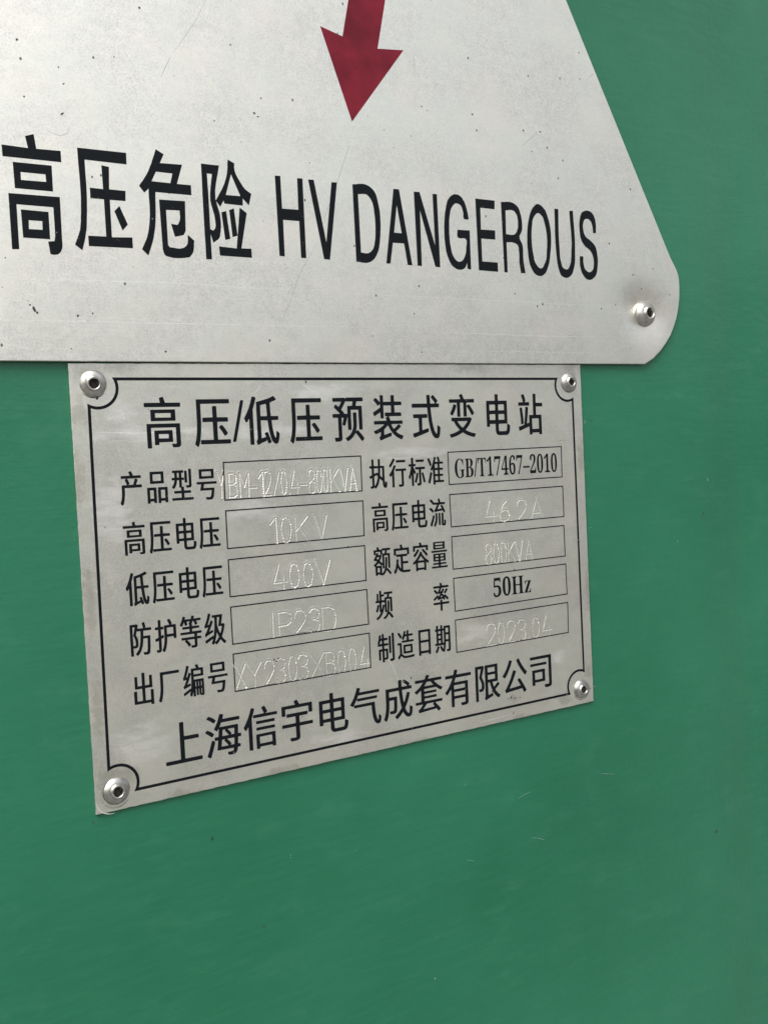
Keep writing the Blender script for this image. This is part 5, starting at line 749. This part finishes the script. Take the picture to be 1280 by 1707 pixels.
STEP = 0.065
holes = []
patches = []
for row in STAMPS:
    segs = []
    for ch, x0, x1, z0, z1 in row:
        for pl in FONT[ch]:
            q = [(x0 + (x1 - x0) * u + random.uniform(-.04, .04), z0 + (z1 - z0) * v + random.uniform(-.04, .04)) for u, v in pl]
            w = 1.0
            if ch in 'V' and len(row) == 4 and row[0][0] == '1':
                w = 0.9
            for a, b_ in zip(q, q[1:]):
                steep = 1.55 if (b_[0] - a[0]) * (b_[1] - a[1]) < -0.3 else 1.0       # the stamp bit deeper on these strokes
                segs.append((*a, *b_, w * steep * random.uniform(0.75, 1.1)))
    X0 = min(r[1] for r in row) - 0.7
    X1 = max(r[2] for r in row) + 0.7
    Z0 = min(r[3] for r in row) - 0.6
    Z1 = max(r[4] for r in row) + 0.6
    cuts = [X0] + [(a[2] + b_[1]) / 2 for a, b_ in zip(row, row[1:])] + [X1]
    holes.append((X0, X1, Z0, Z1))
    nz = int((Z1 - Z0) / STEP) + 1
    gz = np.linspace(Z0, Z1, nz)
    for k in range(len(row)):
        n_ = max(3, int((cuts[k + 1] - cuts[k]) / STEP) + 1)
        gx = np.linspace(cuts[k], cuts[k + 1], n_)
        GX, GZ = np.meshgrid(gx, gz)
        H = np.zeros_like(GX)
        Rg = np.zeros_like(GX)
        for ax, az, bx_, bz, w in segs:
            if bx_ < cuts[k] - 2 and ax < cuts[k] - 2 or ax > cuts[k + 1] + 2 and bx_ > cuts[k + 1] + 2:
                continue
            dx, dz = bx_ - ax, bz - az
            L2 = dx * dx + dz * dz + 1e-9
            tt = np.clip(((GX - ax) * dx + (GZ - az) * dz) / L2, 0, 1)
            d = np.hypot(GX - ax - tt * dx, GZ - az - tt * dz)
            dots = 0.72 + 0.28 * np.cos(tt * math.sqrt(L2) * 2 * math.pi / 0.42)
            H = np.maximum(H, w * dots * np.exp(-(d / 0.15) ** 2))
            Rg = np.maximum(Rg, w * np.exp(-((d - 0.36) / 0.16) ** 2))
        edge = np.clip(np.minimum.reduce([GX - X0, X1 - GX, GZ - Z0, Z1 - GZ]) / 0.3, 0, 1)
        Y = (0.12 * H - 0.032 * Rg) * edge
        verts = np.stack([GX, Y_PLATE + Y, GZ], -1).reshape(-1, 3)
        idx = np.arange(nz * n_).reshape(nz, n_)
        faces = np.stack([idx[:-1, :-1], idx[:-1, 1:], idx[1:, 1:], idx[1:, :-1]], -1).reshape(-1, 4)
        patches.append((mesh_from('stamped_character', verts.tolist(), faces.tolist(), M_plate, True)))

# front sheet
tl, tr, br, bl = (-3.75, 3.28), (145.0, 4.22), (145.75, -97.65), (-4.05, -97.75)
out = densify([tl, bl, br, tr], 1.1)
out = [(x + random.uniform(-.05, .05), z + random.uniform(-.05, .05)) for x, z in out]
rv = [tuple(p) for p in RIVETS]


def plate_warp(x, z):
    v = 0.0
    for rx, rz in rv:
        r2 = (x - rx) ** 2 + (z - rz) ** 2
        v += 0.10 * math.exp(-r2 / 9.0)
    return v


extra = [(rx + r * math.cos(a), rz + r * math.sin(a)) for rx, rz in rv for r in np.arange(0.5, 9.5, 0.7) for a in np.linspace(0, 6.2832, 36, endpoint=False)]
link('plate', sheet('nameplate_sheet', out, Y_PLATE, 0.72, M_plate, holes, extra, plate_warp, 0.09), plate)
k = 0
for row in STAMPS:
    holder = link('stamped_value', None, plate)
    for _ in row:
        link('stamped_character', patches[k], holder)
        k += 1

# border line with its scooped corners
fr = [tuple(p) for p in FRAME]          # tl, tr, br, bl


def border(off):
    pts = []
    sgn = [(1, -1), (-1, -1), (-1, 1), (1, 1)]
    for i, ((x, z), (sx, sz)) in enumerate(zip(fr, sgn)):
        c0 = Vector((x + sx * 1.95, z + sz * 1.95))
        r = 4.5 + off
        ins = off                                   # inner loop lies inside the frame
        ux, uz = x + sx * ins, z + sz * ins
        # intersections of the arc with the two frame lines
        da = math.sqrt(r * r - (uz - c0.y) ** 2)
        db = math.sqrt(r * r - (ux - c0.x) ** 2)
        pa = (c0.x + sx * da, uz)                    # on the horizontal line
        pb = (ux, c0.y + sz * db)                    # on the vertical line
        a0 = math.atan2(pa[1] - c0.y, pa[0] - c0.x)
        a1 = math.atan2(pb[1] - c0.y, pb[0] - c0.x)
        while a1 - a0 > math.pi:
            a1 -= 2 * math.pi
        while a1 - a0 < -math.pi:
            a1 += 2 * math.pi
        arc = [(c0.x + r * math.cos(a0 + (a1 - a0) * q / 16), c0.y + r * math.sin(a0 + (a1 - a0) * q / 16)) for q in range(17)]
        if i % 2 == 0:
            arc.reverse()
        pts += arc
    return pts


outer, inner = border(-0.34), border(0.34)
n = len(outer)
verts = [(x, Y_PLATE - PRINT, z) for x, z in outer] + [(x, Y_PLATE - PRINT, z) for x, z in inner]
link('border_line', mesh_from('border_line', verts, [(i, n + i, n + (i + 1) % n, (i + 1) % n) for i in range(n)], M_ink), plate)

# value boxes
bl_ = 0.15
for q in BOXES:
    o_ = [(q[0][0] - bl_, q[0][1] + bl_), (q[1][0] + bl_, q[1][1] + bl_), (q[2][0] + bl_, q[2][1] - bl_), (q[3][0] - bl_, q[3][1] - bl_)]
    i_ = [(q[0][0] + bl_, q[0][1] - bl_), (q[1][0] - bl_, q[1][1] - bl_), (q[2][0] - bl_, q[2][1] + bl_), (q[3][0] + bl_, q[3][1] + bl_)]
    verts = [(x, Y_PLATE - PRINT - .005, z) for x, z in o_ + i_]
    link('value_box', mesh_from('value_box', verts, [(i, 4 + i, 4 + (i + 1) % 4, (i + 1) % 4) for i in range(4)], M_ink), plate)

# printed lines of writing
part_name = {'T': 'title_line', 'C': 'caption', 'Z': 'maker_line'}
cap_z = {'model': -24.97, 'hv': -36.47, 'lv': -48.05, 'ip': -59.6, 'sn': -71.25, 'std': -24.95, 'cur': -36.38, 'cap': -47.9, 'freq': -59.5, 'date': -70.98}
for style, name, fits in ROWS:
    holder = link(part_name[style], None, plate)
    nf = len(fits)
    for i, (ch, (ox, oz, sx, sz)) in enumerate(fits):
        if style == 'T' and ch != '/':
            cxx = ox + 180 * sx
            sx, sz = 0.0261, 0.0351
            ox, oz = cxx - 180 * sx, -14.98
        elif style == 'C':
            left_col = name in ('model', 'hv', 'lv', 'ip', 'sn')
            a, e = (8.43, 26.42) if left_col else (73.5, 91.6)
            sx, sz = 5.45 / 360, 8.25 / 360
            u = i / (nf - 1)
            ox, oz = a + (e - a) * u - 180 * sx, cap_z[name] - 130 * sz
        polys = [[(ox + x * sx, oz + z * sz) for x, z in p_] for p_ in decode(GLYPHS[style][ch])]
        link('character', print_mesh('character', polys, Y_PLATE, M_ink), holder)
for key, (ox, oz, sx, sz) in SERIF:
    polys = [[(ox + x * sx, oz + z * sz) for x, z in p_] for p_ in decode(GLYPHS['S'][key])]
    link('printed_value', print_mesh('printed_value', polys, Y_PLATE, M_ink), plate)

for i, (x, z) in enumerate(rv):
    rivet(plate, x, z, Y_PLATE + 0.08, (0, 1, 3, 2)[i], [(0.05, -0.05), (0, 0), (0, 0), (-0.04, 0.03)][i], (1.0, 0.95, 0.95, 1.03)[i])

marks(plate, Y_PLATE, [[(645, 1095), (655, 1112), (664, 1136)], [(500, 636), (515, 648), (533, 660)], [(425, 655), (435, 643)], [(150, 720), (230, 722), (330, 716)], [(850, 1192), (800, 1205)], [(640, 765), (700, 762)],
                       [(262, 690), (268, 694)], [(205, 690), (207, 701)], [(178, 700), (190, 694)], [(405, 688), (409, 700)]], M_scr_light, 0.13)
marks(plate, Y_PLATE, [[(938, 734), (945, 735)], [(962, 822), (965, 824)], [(985, 1146), (992, 1144)], [(952, 640), (957, 650)]], M_scr_dark, 0.12)
spots = [(457, 1100, .30), (461, 1103, .22), (464, 1098, .18), (856, 1189, .22), (852, 1163, .3), (858, 1164, .22), (847, 1165, .2), (867, 1163, .16), (162, 664, .3), (204, 610, .25), (934, 734, .15), (961, 823, .18), (984, 1148, .2)]
for _ in range(16):
    spots.append((random.uniform(125, 980), random.uniform(612, 1330), random.uniform(0.04, 0.10)))
inner_plate = offset_convex([tl, bl, br, tr], 0.7)
spots = [s for s in spots if inside(place(s[0], s[1], Y_PLATE), inner_plate)]
specks_mesh('dirt_specks', spots, Y_PLATE, M_dirt_shade, plate, 0.04)
# grime and scrape marks round the rivets; thin dark arcs also paint flange shadow
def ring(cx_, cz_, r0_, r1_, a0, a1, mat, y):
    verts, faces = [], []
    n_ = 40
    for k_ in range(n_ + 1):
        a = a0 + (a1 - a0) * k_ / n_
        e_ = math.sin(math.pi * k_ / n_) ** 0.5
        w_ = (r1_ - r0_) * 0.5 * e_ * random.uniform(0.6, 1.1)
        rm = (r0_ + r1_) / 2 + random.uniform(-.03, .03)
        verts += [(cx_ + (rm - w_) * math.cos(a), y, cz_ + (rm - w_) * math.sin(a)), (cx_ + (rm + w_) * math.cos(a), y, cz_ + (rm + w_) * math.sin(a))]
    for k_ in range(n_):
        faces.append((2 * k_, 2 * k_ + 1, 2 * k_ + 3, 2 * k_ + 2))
    return mesh_from('grime_shade_ring', verts, faces, mat)


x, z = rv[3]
link('grime_shade_ring', ring(x - .2, z - .3, 3.35, 3.75, 3.6, 5.6, M_stain, Y_PLATE - .012), plate)
link('grime_shade_ring', ring(x - 1.3, z - 1.6, 3.3, 3.5, 3.0, 4.9, M_scr_light, Y_PLATE - .014), plate)
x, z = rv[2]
link('grime_shade_ring', ring(x, z, 3.05, 3.4, 3.4, 6.6, M_stain, Y_PLATE - .012), plate)
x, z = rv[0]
link('grime_shade_ring', ring(x, z, 3.0, 3.25, 3.8, 5.6, M_dirt_shade, Y_PLATE - .012), plate)  # dark arc: grime together with painted shadow at the flange's lower edge
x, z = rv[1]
link('grime_shade_ring', ring(x, z, 2.86, 3.05, 3.0, 6.0, M_dirt_shade, Y_PLATE - .012), plate)
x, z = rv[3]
link('grime_shade_ring', ring(x, z, 3.0, 3.2, 2.2, 5.2, M_dirt_shade, Y_PLATE - .012), plate)

# scuffs in the green paint
for pl in [[(1001, 1290), (1024, 1291)], [(863, 1332), (872, 1326), (885, 1320)], [(886, 1397), (898, 1398), (909, 1401)], [(980, 881), (986, 879)], [(778, 1434), (790, 1436)]]:
    pts = [place(x, y, 0) for x, y in pl]
    link('scuff', ribbon('scuff', wobble_line(pts, 0.8, 0.03), 0.16, -0.02, M_chip), wall)
specks_mesh('paint_chips', [(776, 1308, .22), (484, 1426, .2), (484, 1430, .15), (725, 1632, .3), (1222, 1651, .2)], 0, M_chip, wall, 0.02)
specks_mesh('paint_pits', [(1172, 856, .3), (156, 1372, .3), (986, 701, .2), (440, 1545, .25), (1250, 1060, .2)], 0, M_dirt_shade, wall, 0.02)
